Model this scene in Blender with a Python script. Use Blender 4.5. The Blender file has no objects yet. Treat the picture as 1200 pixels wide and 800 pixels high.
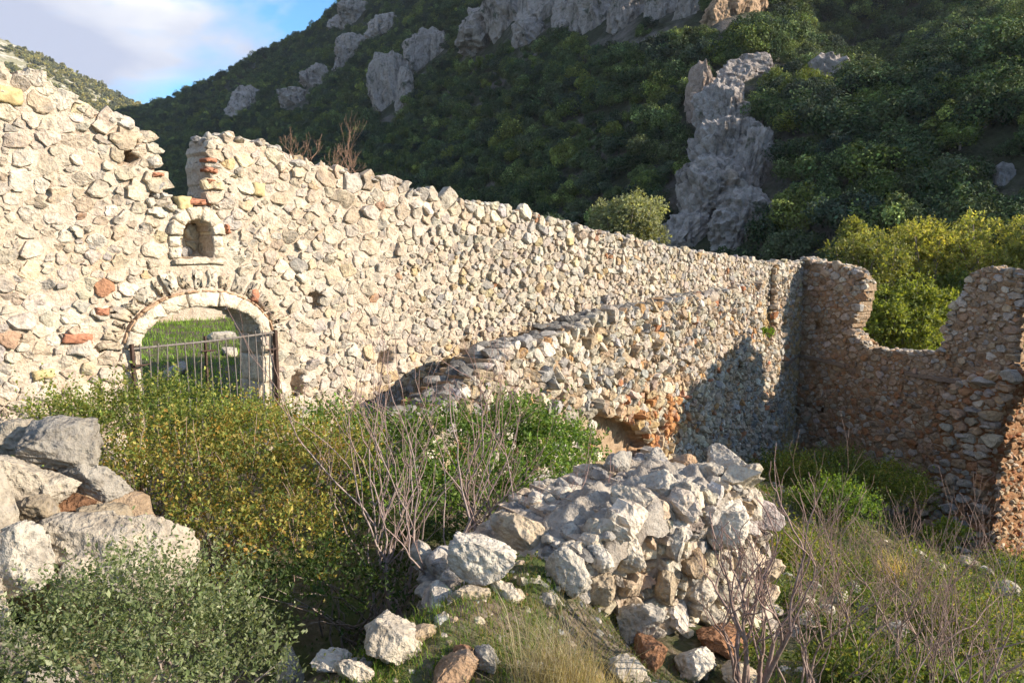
import bpy, math, random
import numpy as np
from mathutils import Vector, Matrix
from math import radians, sin, cos, tan, pi

random.seed(11)
rng = np.random.default_rng(11)
scene = bpy.context.scene
COL = scene.collection

# ------------------------------------------------------------------ camera
EYE = 1.7                      # eye height above the ground at the camera
FPX = 867.0                    # focal length in units of a 1200 px wide frame
PITCH = radians(7.5)
cam_data = bpy.data.cameras.new('camera')
cam_data.sensor_fit = 'HORIZONTAL'
cam_data.sensor_width = 36.0
cam_data.lens = 36.0 * FPX / 1200.0
cam_data.clip_start = 0.05
cam_data.clip_end = 6000.0
cam = bpy.data.objects.new('camera', cam_data)
cam.location = (0, 0, EYE)
cam.rotation_euler = (radians(90) - PITCH, 0, 0)
COL.objects.link(cam)
scene.camera = cam

# ------------------------------------------------------------------ sky and sun
SUN_AZ, SUN_EL = radians(102.0), radians(23.0)      # azimuth from +Y towards +X
SUN_DIR = Vector((sin(SUN_AZ) * cos(SUN_EL), cos(SUN_AZ) * cos(SUN_EL), sin(SUN_EL)))
world = bpy.data.worlds.new('World')
scene.world = world
world.use_nodes = True
wn, wl = world.node_tree.nodes, world.node_tree.links
wn.clear()
w_out = wn.new('ShaderNodeOutputWorld')
w_bg = wn.new('ShaderNodeBackground')
w_bg.inputs['Strength'].default_value = 0.15
w_sky = wn.new('ShaderNodeTexSky')
w_sky.sky_type = 'NISHITA'
w_sky.sun_disc = False
w_sky.sun_elevation = SUN_EL
w_sky.sun_rotation = SUN_AZ
w_sky.air_density = 1.0
w_sky.dust_density = 0.4
w_sky.ozone_density = 2.0
w_tc = wn.new('ShaderNodeTexCoord')
w_map = wn.new('ShaderNodeMapping')
w_map.inputs['Location'].default_value = (9.1, 3.3, 2.7)
w_map.inputs['Scale'].default_value = (1.0, 1.0, 2.2)
w_map.inputs['Rotation'].default_value = (0, 0, radians(-21))
w_noise = wn.new('ShaderNodeTexNoise')
w_noise.inputs['Scale'].default_value = 2.6
w_noise.inputs['Detail'].default_value = 9.0
w_noise.inputs['Roughness'].default_value = 0.52
w_noise.inputs['Distortion'].default_value = 0.25
w_ramp = wn.new('ShaderNodeValToRGB')
w_ramp.color_ramp.elements[0].position = 0.47
w_ramp.color_ramp.elements[1].position = 0.58
w_noise2 = wn.new('ShaderNodeTexNoise')
w_noise2.inputs['Scale'].default_value = 3.2
w_noise2.inputs['Detail'].default_value = 5.0
w_ramp2 = wn.new('ShaderNodeValToRGB')
w_ramp2.color_ramp.elements[0].position = 0.40
w_ramp2.color_ramp.elements[0].color = (1.80, 1.95, 2.50, 1)
w_ramp2.color_ramp.elements[1].position = 0.58
w_ramp2.color_ramp.elements[1].color = (3.3, 3.3, 3.4, 1)
w_gain = wn.new('ShaderNodeMix')
w_gain.data_type = 'RGBA'
w_gain.blend_type = 'MULTIPLY'
w_gain.inputs[0].default_value = 1.0
w_gain.inputs[7].default_value = (0.36, 0.66, 0.86, 1)
w_mix = wn.new('ShaderNodeMix')
w_mix.data_type = 'RGBA'
wl.new(w_tc.outputs['Generated'], w_map.inputs['Vector'])
wl.new(w_map.outputs['Vector'], w_noise.inputs['Vector'])
wl.new(w_map.outputs['Vector'], w_noise2.inputs['Vector'])
wl.new(w_noise.outputs['Fac'], w_ramp.inputs['Fac'])
wl.new(w_noise2.outputs['Fac'], w_ramp2.inputs['Fac'])
wl.new(w_sky.outputs['Color'], w_gain.inputs[6])
wl.new(w_ramp.outputs['Color'], w_mix.inputs[0])
wl.new(w_gain.outputs[2], w_mix.inputs[6])
wl.new(w_ramp2.outputs['Color'], w_mix.inputs[7])
wl.new(w_mix.outputs[2], w_bg.inputs['Color'])
wl.new(w_bg.outputs['Background'], w_out.inputs['Surface'])

sun_data = bpy.data.lights.new('sun', 'SUN')
sun_data.energy = 5.0
sun_data.angle = radians(0.53)
sun_data.color = (1.0, 0.875, 0.71)
sun = bpy.data.objects.new('sun', sun_data)
sun.rotation_euler = SUN_DIR.to_track_quat('Z', 'Y').to_euler()
sun.location = (60, 0, 60)
COL.objects.link(sun)

vs = scene.view_settings
vs.view_transform = 'Standard'
vs.look = 'None'
vs.exposure = 1.15
vs.gamma = 1.0
vs.use_curve_mapping = False
scene.cycles.max_bounces = 6
scene.cycles.diffuse_bounces = 3
scene.cycles.transparent_max_bounces = 4
scene.cycles.use_denoising = True
scene.cycles.use_adaptive_sampling = True
scene.cycles.adaptive_threshold = 0.025

# ------------------------------------------------------------------ picture <-> place
def ray(px, py):
    x, y = (px - 600.0) / FPX, (400.0 - py) / FPX
    return np.array([x, cos(PITCH) + y * sin(PITCH), -sin(PITCH) + y * cos(PITCH)])

def at(px, py, Y):
    """point at forward distance Y seen in direction (px, py)"""
    r = ray(px, py)
    return np.array([0, 0, EYE]) + r * (Y / r[1])

def project(P):
    P = np.asarray(P, float).reshape(-1, 3) - np.array([0, 0, EYE])
    f = P[:, 1] * cos(PITCH) - P[:, 2] * sin(PITCH)
    u = P[:, 1] * sin(PITCH) + P[:, 2] * cos(PITCH)
    f = np.where(f < 0.05, 0.05, f)
    return np.stack([600 + FPX * P[:, 0] / f, 400 - FPX * u / f, f], 1)

# ------------------------------------------------------------------ numpy noise
def _hash(ix, iy, iz, seed):
    h = (ix * 374761393 + iy * 668265263 + iz * 2147483647 + seed * 974711) & 0xFFFFFFFF
    h = ((h ^ (h >> 13)) * 1274126177) & 0xFFFFFFFF
    h = ((h ^ (h >> 16)) * 2246822519) & 0xFFFFFFFF
    return ((h ^ (h >> 15)) & 0xFFFFFF) / float(0xFFFFFF) * 2 - 1

def vnoise(P, seed=0):
    P = np.asarray(P, float)
    I = np.floor(P).astype(np.int64)
    f = P - I
    f = f * f * (3 - 2 * f)
    r = 0
    for dx in (0, 1):
        wx = f[..., 0] if dx else 1 - f[..., 0]
        for dy in (0, 1):
            wy = f[..., 1] if dy else 1 - f[..., 1]
            for dz in (0, 1):
                wz = f[..., 2] if dz else 1 - f[..., 2]
                r = r + wx * wy * wz * _hash(I[..., 0] + dx, I[..., 1] + dy, I[..., 2] + dz, seed)
    return r

def fbm(P, seed=0, octaves=4, gain=0.5):
    P = np.asarray(P, float)
    a, t, s = 1.0, 0, 0
    for o in range(octaves):
        s = s + a * vnoise(P, seed + o * 17)
        t += a
        a *= gain
        P = P * 2.03 + 5.3
    return s / t

def ridged(P, seed=0, octaves=4, gain=0.5):
    P = np.asarray(P, float)
    a, t, s = 1.0, 0, 0
    for o in range(octaves):
        s = s + a * (1 - 2 * np.abs(vnoise(P, seed + o * 17)))
        t += a
        a *= gain
        P = P * 2.03 + 5.3
    return s / t

def smooth(e0, e1, x):
    t = np.clip((np.asarray(x, float) - e0) / (e1 - e0), 0, 1)
    return t * t * (3 - 2 * t)

# ------------------------------------------------------------------ mesh + object helpers
def make_mesh(name, V, quads=None, tris=None, col=None, smooth_shade=True, flat_from=None):
    V = np.asarray(V, np.float32)
    parts, sizes = [], []
    if quads is not None and len(quads):
        q = np.asarray(quads, np.int32)
        parts.append(q.ravel()); sizes.append(np.full(len(q), 4, np.int32))
    if tris is not None and len(tris):
        t = np.asarray(tris, np.int32)
        parts.append(t.ravel()); sizes.append(np.full(len(t), 3, np.int32))
    loops = np.concatenate(parts)
    sizes = np.concatenate(sizes)
    starts = np.concatenate([[0], np.cumsum(sizes)[:-1]]).astype(np.int32)
    me = bpy.data.meshes.new(name)
    me.vertices.add(len(V))
    me.vertices.foreach_set('co', V.ravel())
    me.loops.add(len(loops))
    me.loops.foreach_set('vertex_index', loops)
    me.polygons.add(len(sizes))
    me.polygons.foreach_set('loop_start', starts)
    me.polygons.foreach_set('loop_total', sizes)
    sm = np.full(len(sizes), bool(smooth_shade))
    if flat_from is not None:
        sm[flat_from:] = False
    me.polygons.foreach_set('use_smooth', sm)
    if col is not None:
        c = np.ones((len(V), 4), np.float32)
        c[:, :3] = np.asarray(col, np.float32)
        ca = me.color_attributes.new('Col', 'FLOAT_COLOR', 'POINT')
        ca.data.foreach_set('color', c.ravel())
    me.update(calc_edges=True)
    me.validate()
    return me

def tag(o, label=None, cat=None, group=None, kind=None):
    if label: o['label'] = label
    if cat: o['category'] = cat
    if group: o['group'] = group
    if kind: o['kind'] = kind
    elif cat: o['kind'] = 'thing'
    return o

def empty(name, loc):
    o = bpy.data.objects.new(name, None)
    o.empty_display_size = 0.2
    o.location = [float(v) for v in loc]
    COL.objects.link(o)
    return o

def obj(name, me, mat, parent=None, loc=None):
    """links a mesh; coordinates stay world coordinates (or relative to loc)"""
    o = bpy.data.objects.new(name, me)
    if mat is not None and not me.materials:
        me.materials.append(mat)
    if loc is not None:
        o.location = [float(v) for v in loc]
    if parent is not None:
        o.parent = parent
        t = Vector(parent.location)      # every part keeps world coordinates in its location
        o.matrix_parent_inverse = Matrix.Translation(-t)
    COL.objects.link(o)
    return o

def centred(name, V, quads, tris, col, mat, parent, smooth_shade=True):
    V = np.asarray(V)
    c = V.mean(0)
    return obj(name, make_mesh(name, V - c, quads, tris, col, smooth_shade), mat, parent, c)

# ------------------------------------------------------------------ materials
def new_mat(name):
    m = bpy.data.materials.new(name)
    m.use_nodes = True
    nt = m.node_tree
    nt.nodes.clear()
    out = nt.nodes.new('ShaderNodeOutputMaterial')
    b = nt.nodes.new('ShaderNodeBsdfPrincipled')
    nt.links.new(b.outputs[0], out.inputs['Surface'])
    b.inputs['Roughness'].default_value = 0.95
    b.inputs['Specular IOR Level'].default_value = 0.15
    return m, nt, b, out

def N(nt, kind, **kw):
    n = nt.nodes.new(kind)
    for k, v in kw.items():
        if k.startswith('_'):
            setattr(n, k[1:], v)
        else:
            n.inputs[k.replace('_', ' ')].default_value = v
    return n

def mixc(nt, a, b, fac, mode='MIX'):
    n = nt.nodes.new('ShaderNodeMix')
    n.data_type = 'RGBA'
    n.blend_type = mode
    for sock, v in ((0, fac), (6, a), (7, b)):
        if isinstance(v, (int, float)):
            n.inputs[sock].default_value = v
        elif isinstance(v, tuple):
            n.inputs[sock].default_value = (*v, 1) if len(v) == 3 else v
        else:
            nt.links.new(v, n.inputs[sock])
    return n.outputs[2]

def ramp(nt, fac, stops):
    n = nt.nodes.new('ShaderNodeValToRGB')
    cr = n.color_ramp
    while len(cr.elements) < len(stops):
        cr.elements.new(0.5)
    for e, (p, c) in zip(cr.elements, stops):
        e.position = p
        e.color = (c, c, c, 1) if isinstance(c, (int, float)) else (*c, 1)
    nt.links.new(fac, n.inputs['Fac'])
    return n.outputs['Color']

def noise_tex(nt, vec, scale, detail=5.0, rough=0.6, dist=0.0):
    n = N(nt, 'ShaderNodeTexNoise', Scale=scale, Detail=detail, Roughness=rough, Distortion=dist)
    nt.links.new(vec, n.inputs['Vector'])
    return n.outputs['Fac']

def bump(nt, b, height, strength, dist, prev=None):
    n = N(nt, 'ShaderNodeBump', Strength=strength, Distance=dist)
    nt.links.new(height, n.inputs['Height'])
    if prev is not None:
        nt.links.new(prev, n.inputs['Normal'])
    nt.links.new(n.outputs['Normal'], b.inputs['Normal'])
    return n.outputs['Normal']

def stone_material(name, scale=1.0, pits=0.6, base=None, lichen=0.55, yellow=0.5):
    m, nt, b, out = new_mat(name)
    geo = nt.nodes.new('ShaderNodeNewGeometry')
    pos = geo.outputs['Position']
    if base is None:
        at_ = nt.nodes.new('ShaderNodeAttribute'); at_.attribute_name = 'Col'
        c0 = at_.outputs['Color']
    else:
        rgb = nt.nodes.new('ShaderNodeRGB'); rgb.outputs[0].default_value = (*base, 1)
        c0 = rgb.outputs[0]
    info = nt.nodes.new('ShaderNodeObjectInfo')
    rr = ramp(nt, info.outputs['Random'], [(0, 0.82), (1, 1.12)])
    c0 = mixc(nt, c0, rr, 1.0, 'MULTIPLY')
    n1 = noise_tex(nt, pos, 9 * scale, 4, 0.65)
    c1 = mixc(nt, c0, ramp(nt, n1, [(0.28, (0.50, 0.47, 0.45)), (0.5, (1.0, 0.98, 0.95)), (0.75, (1.16, 1.13, 1.06))]), 1.0, 'MULTIPLY')
    n2 = noise_tex(nt, pos, 34 * scale, 3, 0.7)
    c2 = mixc(nt, c1, ramp(nt, n2, [(0.3, 0.62), (0.48, 1.0), (0.7, 1.14)]), 0.8, 'MULTIPLY')
    # grey lichen blotches
    n3 = noise_tex(nt, pos, 4.3 * scale, 4, 0.72, 0.6)
    c3 = mixc(nt, c2, (0.20, 0.195, 0.19), mixc(nt, (0, 0, 0), ramp(nt, n3, [(0.52, 0.0), (0.66, 1.0)]), lichen))
    # yellow lichen specks
    n4 = noise_tex(nt, pos, 6.1 * scale, 3, 0.7)
    c4 = mixc(nt, c3, (0.38, 0.26, 0.09), ramp(nt, n4, [(0.66, 0.0), (0.76, yellow)]))
    nt.links.new(c4, b.inputs['Base Color'])
    v = N(nt, 'ShaderNodeTexVoronoi', Scale=26 * scale)
    nt.links.new(pos, v.inputs['Vector'])
    pit = ramp(nt, v.outputs['Distance'], [(0.05, 0.0), (0.45, 1.0)])
    hh = mixc(nt, n1, n2, 0.38)
    hh = mixc(nt, hh, pit, 0.10 * pits)
    bump(nt, b, hh, 0.8, 0.065 / scale)
    return m

def plain(name, colr, rough=0.9, var=0.3, scale=20, bump_s=0.3, metallic=0.0):
    m, nt, b, out = new_mat(name)
    geo = nt.nodes.new('ShaderNodeNewGeometry')
    n1 = noise_tex(nt, geo.outputs['Position'], scale, 6, 0.65)
    lo = tuple(c * (1 - var) for c in colr); hi = tuple(min(1, c * (1 + var)) for c in colr)
    nt.links.new(ramp(nt, n1, [(0.3, lo), (0.7, hi)]), b.inputs['Base Color'])
    b.inputs['Roughness'].default_value = rough
    b.inputs['Metallic'].default_value = metallic
    bump(nt, b, n1, bump_s, 0.02)
    return m

def leaf_material(name, trans=0.35, tint=None, spec=0.25, rough=0.55, vary=0.35):
    m, nt, b, out = new_mat(name)
    a = nt.nodes.new('ShaderNodeAttribute'); a.attribute_name = 'Col'
    info = nt.nodes.new('ShaderNodeObjectInfo')
    c = mixc(nt, a.outputs['Color'], ramp(nt, info.outputs['Random'], [(0, (1 - vary, 1 - vary * 0.9, 1 - vary * 0.7)), (0.5, (1, 1, 1)), (1, (1 + vary * 1.1, 1 + vary * 0.7, 1 - vary * 0.3))]), 1.0, 'MULTIPLY')
    nt.links.new(c, b.inputs['Base Color'])
    b.inputs['Roughness'].default_value = rough
    b.inputs['Specular IOR Level'].default_value = spec
    tr = nt.nodes.new('ShaderNodeBsdfTranslucent')
    tc = mixc(nt, c, (1.25, 1.2, 0.5), 1.0, 'MULTIPLY')
    nt.links.new(tc, tr.inputs['Color'])
    mx = nt.nodes.new('ShaderNodeMixShader')
    mx.inputs[0].default_value = trans
    nt.links.new(b.outputs[0], mx.inputs[1])
    nt.links.new(tr.outputs[0], mx.inputs[2])
    nt.links.new(mx.outputs[0], out.inputs['Surface'])
    return m

def bark_material(name, c0, c1, scale=30):
    m, nt, b, out = new_mat(name)
    geo = nt.nodes.new('ShaderNodeNewGeometry')
    n1 = noise_tex(nt, geo.outputs['Position'], scale, 5, 0.6)
    a = nt.nodes.new('ShaderNodeAttribute'); a.attribute_name = 'Col'
    c = ramp(nt, n1, [(0.3, c0), (0.7, c1)])
    c = mixc(nt, c, a.outputs['Color'], 1.0, 'MULTIPLY')
    nt.links.new(c, b.inputs['Base Color'])
    b.inputs['Roughness'].default_value = 0.85
    bump(nt, b, n1, 0.4, 0.01)
    return m

M_STONE = stone_material('limestone_rubble')
M_BOULDER = stone_material('weathered_limestone', 0.75, 1.6, None, 0.42, 0.15)

def crag_material():
    m, nt, b, out = new_mat('crag_limestone')
    geo = nt.nodes.new('ShaderNodeNewGeometry')
    mp = N(nt, 'ShaderNodeMapping'); mp.inputs['Scale'].default_value = (1, 1, 0.28)
    nt.links.new(geo.outputs['Position'], mp.inputs['Vector'])
    a = nt.nodes.new('ShaderNodeAttribute'); a.attribute_name = 'Col'
    n1 = noise_tex(nt, mp.outputs['Vector'], 0.55, 6, 0.7, 0.4)
    n2 = noise_tex(nt, geo.outputs['Position'], 1.6, 5, 0.7)
    n3 = noise_tex(nt, geo.outputs['Position'], 0.35, 5, 0.65)
    c = mixc(nt, a.outputs['Color'], ramp(nt, n1, [(0.34, 0.28), (0.46, 0.95), (0.7, 1.2)]), 1.0, 'MULTIPLY')
    c = mixc(nt, c, ramp(nt, n2, [(0.32, 0.55), (0.5, 1.0), (0.7, 1.15)]), 1.0, 'MULTIPLY')
    c = mixc(nt, c, (0.03, 0.045, 0.02), ramp(nt, n3, [(0.58, 0.0), (0.66, 0.85)]))
    nt.links.new(c, b.inputs['Base Color'])
    bump(nt, b, mixc(nt, n1, n2, 0.5), 0.9, 1.6)
    return m
M_CRAG = crag_material()

def mortar_material(name, c_lo, c_mid, c_hi, orange, amount):
    m, nt, b, out = new_mat(name)
    geo = nt.nodes.new('ShaderNodeNewGeometry')
    pos = geo.outputs['Position']
    n1 = noise_tex(nt, pos, 5, 5, 0.65)
    n2 = noise_tex(nt, pos, 28, 4, 0.7)
    n3 = noise_tex(nt, pos, 1.3, 5, 0.6)
    c = ramp(nt, n1, [(0.3, c_lo), (0.5, c_mid), (0.7, c_hi)])
    c = mixc(nt, c, ramp(nt, n2, [(0.3, 0.68), (0.55, 1.0), (0.75, 1.12)]), 1.0, 'MULTIPLY')
    c = mixc(nt, c, orange, ramp(nt, n3, [(0.5, 0.0), (0.72, amount)]))
    n4 = noise_tex(nt, pos, 11, 4, 0.7)
    c = mixc(nt, c, (0.20, 0.17, 0.145), ramp(nt, n4, [(0.60, 0.0), (0.74, 0.6)]))
    nt.links.new(c, b.inputs['Base Color'])
    bump(nt, b, mixc(nt, mixc(nt, n1, n2, 0.35), n4, 0.4), 1.0, 0.09)
    return m

M_MORTAR = mortar_material('lime_mortar', (0.38, 0.30, 0.23), (0.49, 0.405, 0.32), (0.56, 0.49, 0.40), (0.46, 0.31, 0.18), 0.5)
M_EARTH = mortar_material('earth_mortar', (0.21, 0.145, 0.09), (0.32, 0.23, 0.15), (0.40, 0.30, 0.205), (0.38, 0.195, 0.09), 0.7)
M_IRON = plain('rusted_iron', (0.16, 0.14, 0.125), 0.7, 0.4, 40, 0.3, 0.2)
M_POST = plain('dark_iron_post', (0.07, 0.045, 0.035), 0.75, 0.4, 30, 0.3, 0.2)
M_CREAM = stone_material('cut_cream_stone', 1.1, 0.9, (0.56, 0.49, 0.39), 0.30)
M_BRICK = plain('terracotta_brick', (0.34, 0.155, 0.095), 0.95, 0.35, 30, 0.6)
M_TIMBER = plain('weathered_timber', (0.20, 0.16, 0.13), 0.9, 0.3, 25, 0.4)

# colours of stone, linear
PAL_PALE = [((0.44, 0.395, 0.335), 5), ((0.49, 0.425, 0.34), 6), ((0.54, 0.49, 0.415), 3), ((0.42, 0.345, 0.26), 3.5),
            ((0.37, 0.345, 0.32), 1.8), ((0.46, 0.35, 0.20), 0.6), ((0.48, 0.41, 0.26), 0.5), ((0.37, 0.19, 0.11), 0.12)]
PAL_WARM = [((0.43, 0.38, 0.31), 5), ((0.48, 0.41, 0.32), 4), ((0.38, 0.29, 0.20), 4), ((0.32, 0.31, 0.30), 2.5),
            ((0.44, 0.27, 0.13), 0.7), ((0.36, 0.17, 0.09), 0.3), ((0.52, 0.48, 0.42), 2)]
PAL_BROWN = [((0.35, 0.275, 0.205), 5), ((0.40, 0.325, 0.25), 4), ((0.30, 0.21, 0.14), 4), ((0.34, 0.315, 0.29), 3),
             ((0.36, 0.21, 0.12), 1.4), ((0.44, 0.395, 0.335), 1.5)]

def pick_colours(n, pal):
    w = np.array([p[1] for p in pal], float); w /= w.sum()
    c = np.array([p[0] for p in pal])[rng.choice(len(pal), n, p=w)]
    c = c * rng.uniform(0.84, 1.14, (n, 1)) * (1 + rng.normal(0, 0.02, (n, 3)))
    return np.clip(c, 0.02, 0.7)
# ------------------------------------------------------------------ plan of the ruin
class Frame:
    """a vertical wall plane: u along the wall, z up, w out of the face"""
    def __init__(self, P, Q):
        self.P = np.array(P, float)
        d = np.array(Q, float) - self.P
        self.L = float(np.hypot(*d))
        self.d = d / self.L
        n = np.array([self.d[1], -self.d[0]])
        if n @ (-self.P) < 0:
            n = -n
        self.n = n
    def uz(self, px, py):
        r = ray(px, py)
        t = (self.P @ self.n) / (r[:2] @ self.n)
        X = r * t
        return float((X[:2] - self.P) @ self.d), float(X[2] + EYE)
    def xyz(self, u, z, w):
        u, z, w = np.broadcast_arrays(np.asarray(u, float), z, w)
        return np.stack([self.P[0] + self.d[0] * u + self.n[0] * w, self.P[1] + self.d[1] * u + self.n[1] * w, z], -1)
    def poly(self, pts):
        return [self.uz(*p) for p in pts]

FA = Frame((-3.89, 7.5), (9.11, 23.2))          # long wall with the arch
FB = Frame((-0.44, 9.5), (8.50, 22.5))          # lower wall in front of it
FC = Frame((9.11, 23.2), (11.75, 18.3))         # back wall in shade

G_CTRL = np.array([  # x, y, height relative to the eye
    (0, -4, -1.6), (-4, 0, -1.5), (4, -1, -1.9), (0, 0, -1.7), (0, 2.2, -2.0), (-0.6, 3.2, -2.15), (-0.38, 3.85, -2.02), (-0.15, 4.1, -1.90), (-0.05, 3.72, -2.18), (0.1, 4.45, -1.98), (0.45, 4.0, -2.50), (-1.4, 4.5, -3.0), (-2.0, 4.0, -2.8), (-0.95, 5.0, -3.1), (-0.75, 4.3, -2.55), (0.8, 3.6, -2.62), (1.2, 4.5, -2.85), (0.3, 3.3, -2.35), (-2.2, 3.2, -2.2), (-3.6, 3.6, -1.9), (-5, 4.5, -1.8),
    (2, 4.0, -2.75), (2.6, 5.6, -3.35), (4, 3.5, -3.0), (4.4, 6.5, -3.9), (7, 5, -3.9), (6.5, 9.5, -5.0), (9, 13, -6.3), (5.0, 11.5, -5.0),
    (-0.6, 5.5, -3.1), (-1.6, 6.8, -3.0), (0.8, 7.2, -3.3), (-3.2, 7.2, -2.6), (-5, 6, -2.3), (-7.5, 3.5, -1.9), (-0.8, 9.0, -3.0), (0.6, 12, -3.5), (2.4, 12.2, -4.1), (2.0, 9.0, -3.9), (3.2, 13.6, -4.4), (1.4, 10.6, -3.7),
    (4.6, 15.4, -5.2), (5.6, 17.5, -5.8), (7.0, 19.5, -6.2), (8.8, 21.8, -6.7), (10.5, 19.0, -7.4), (12.0, 17.0, -7.8), (14, 19, -8.2), (14, 26, -8.5), (20, 14, -8.5), (12, 8, -6.2), (16, 0, -6), (30, 10, -9), (30, 30, -9.5), (-20, 5, -1.6), (-15, -10, -1.5), (20, -15, -5)])

def smin_idw(x, y):
    x = np.asarray(x, float); y = np.asarray(y, float)
    d2 = (x[..., None] - G_CTRL[:, 0]) ** 2 + (y[..., None] - G_CTRL[:, 1]) ** 2 + 0.10
    w = d2 ** -2.0
    return (w * G_CTRL[:, 2]).sum(-1) / w.sum(-1)

def ground_z(x, y, rough=True):
    x = np.asarray(x, float); y = np.asarray(y, float)
    r = np.hypot(x, y)
    front = smin_idw(x, y)
    front = front + (-9.0 - front) * smooth(28, 50, r)
    sd = (x - FA.P[0]) * FA.n[0] + (y - FA.P[1]) * FA.n[1]
    ua = (x - FA.P[0]) * FA.d[0] + (y - FA.P[1]) * FA.d[1]
    back = -2.30 - 6.6 * smooth(16, 45, -sd) - 4.5 * smooth(7, 20, ua) + 0.25 * smooth(4, 11, -sd) * (1 - smooth(12, 30, -sd))
    t = smooth(-0.10, -0.40, sd) * (1 - smooth(19.5, 24, ua))
    h = front + (back - front) * t
    if rough:
        P = np.stack([x, y, 0 * x], -1)
        near = 1 - smooth(40, 80, r)
        h = h + near * (0.10 * fbm(P * 0.8, 3, 3) + 0.06 * fbm(P * 3.1, 9, 3) + 0.022 * fbm(P * 11.0, 19, 3))
    return h + EYE

# ground sheet: a polar grid, fine near the camera, reaching past the horizon
def build_ground():
    na = 420
    radii = np.concatenate([np.linspace(0.2, 3, 22), np.geomspace(3.05, 40, 190), np.geomspace(42, 1600, 40)])
    a = np.linspace(0, 2 * pi, na, endpoint=False)
    # twice the angular density ahead of the camera
    a = a - 0.42 * np.sin(a)
    A, R = np.meshgrid(a, radii)
    X, Y = R * np.sin(A), R * np.cos(A)
    X = X; Z = ground_z(X, Y)
    V = np.stack([X, Y, Z], -1).reshape(-1, 3)
    V = np.concatenate([V, [[0, 0, float(ground_z(0.0, 0.0))]]])
    nr = len(radii)
    i = np.arange(nr - 1)[:, None] * na
    j = np.arange(na)[None, :]
    j2 = (j + 1) % na
    q = np.stack([i + j, i + na + j, i + na + j2, i + j2], -1).reshape(-1, 4)[:, ::-1]
    t = np.stack([np.full(na, len(V) - 1), np.arange(na), (np.arange(na) + 1) % na], -1)[:, ::-1]
    m, nt, b, out = new_mat('stony_soil')
    geo = nt.nodes.new('ShaderNodeNewGeometry')
    pos = geo.outputs['Position']
    n1 = noise_tex(nt, pos, 2.2, 6, 0.65)
    n2 = noise_tex(nt, pos, 19, 6, 0.7)
    n3 = noise_tex(nt, pos, 0.9, 5, 0.6)
    c = ramp(nt, n2, [(0.3, (0.055, 0.042, 0.028)), (0.5, (0.13, 0.10, 0.07)), (0.72, (0.24, 0.205, 0.16))])
    c = mixc(nt, c, (0.055, 0.085, 0.018), ramp(nt, n1, [(0.42, 0.0), (0.58, 0.85)]))
    c = mixc(nt, c, (0.16, 0.12, 0.07), ramp(nt, n3, [(0.5, 0.0), (0.7, 0.6)]))
    nt.links.new(c, b.inputs['Base Color'])
    nrm = bump(nt, b, n1, 0.5, 0.08)
    bump(nt, b, n2, 0.8, 0.04, nrm)
    o = obj('ground', make_mesh('ground', V, q, t), m)
    tag(o, 'stony soil ground sloping down through the ruin', None, None, 'structure')
build_ground()

# ------------------------------------------------------------------ walls
def inside(poly, u, z):
    u = np.asarray(u, float); z = np.asarray(z, float)
    r = np.zeros(u.shape, bool)
    n = len(poly)
    for k in range(n):
        (x0, y0), (x1, y1) = poly[k], poly[(k + 1) % n]
        if y0 == y1: continue
        c = ((y0 > z) != (y1 > z)) & (u < (x1 - x0) * (z - y0) / (y1 - y0) + x0)
        r ^= c
    return r

def slab(fr, poly, holes, T, step, face_w, seed=0, back_w=None):
    """solid wall core cut to an outline; returns mesh data and its rim (mid point u,z and outward direction)"""
    us = [p[0] for p in poly]; zs = [p[1] for p in poly]
    u0, u1, z0, z1 = min(us), max(us), min(zs), max(zs)
    nu, nz = int((u1 - u0) / step) + 1, int((z1 - z0) / step) + 1
    U, Z = np.meshgrid(u0 + np.arange(nu + 1) * step, z0 + np.arange(nz + 1) * step, indexing='ij')
    jit = np.random.default_rng(seed).uniform(-0.33, 0.33, (2,) + U.shape) * step
    Uj, Zj = U + jit[0], Z + jit[1]
    cu, cz = U[:-1, :-1] + step / 2, Z[:-1, :-1] + step / 2
    wob = 0.6 * step
    m = inside(poly, cu, cz)
    for h in holes:
        m &= ~inside(h, cu, cz)
    vid = np.arange((nu + 1) * (nz + 1)).reshape(nu + 1, nz + 1)
    W = face_w(Uj, Zj)
    Wb = -T + 0.05 * fbm(np.stack([Uj, Zj, Uj * 0], -1) * 3, seed + 5, 3)
    VF = fr.xyz(Uj, Zj, W).reshape(-1, 3)
    VB = fr.xyz(Uj, Zj, Wb).reshape(-1, 3)
    n = len(VF)
    i, j = np.nonzero(m)
    a, b, c, d = vid[i, j], vid[i + 1, j], vid[i + 1, j + 1], vid[i, j + 1]
    front = np.stack([a, b, c, d], 1)
    back = np.stack([a, d, c, b], 1) + n
    sides, rim = [], []
    mp = np.pad(m, 1)
    for di, dj, e in ((-1, 0, 'L'), (1, 0, 'R'), (0, -1, 'D'), (0, 1, 'U')):
        free = m & ~mp[1 + di:1 + di + nu, 1 + dj:1 + dj + nz]
        i, j = np.nonzero(free)
        p, q = {'L': (vid[i, j + 1], vid[i, j]), 'R': (vid[i + 1, j], vid[i + 1, j + 1]),
                'D': (vid[i, j], vid[i + 1, j]), 'U': (vid[i + 1, j + 1], vid[i, j + 1])}[e]
        sides.append(np.stack([p, p + n, q + n, q], 1))
        rim.append(np.stack([cu[i, j] + di * step / 2, cz[i, j] + dj * step / 2, np.full(len(i), di), np.full(len(i), dj)], 1))
    Q = np.concatenate([front, back] + sides)
    V = np.concatenate([VF, VB])
    used, inv = np.unique(Q.ravel(), return_inverse=True)
    nf = len(front) * 2
    # orient outward: frames differ in handedness
    det = fr.d[0] * fr.n[1] - fr.d[1] * fr.n[0]
    Q = inv.reshape(-1, 4)
    if det > 0:
        Q = Q[:, ::-1]
    return V[used], Q, nf, np.concatenate(rim)

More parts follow.
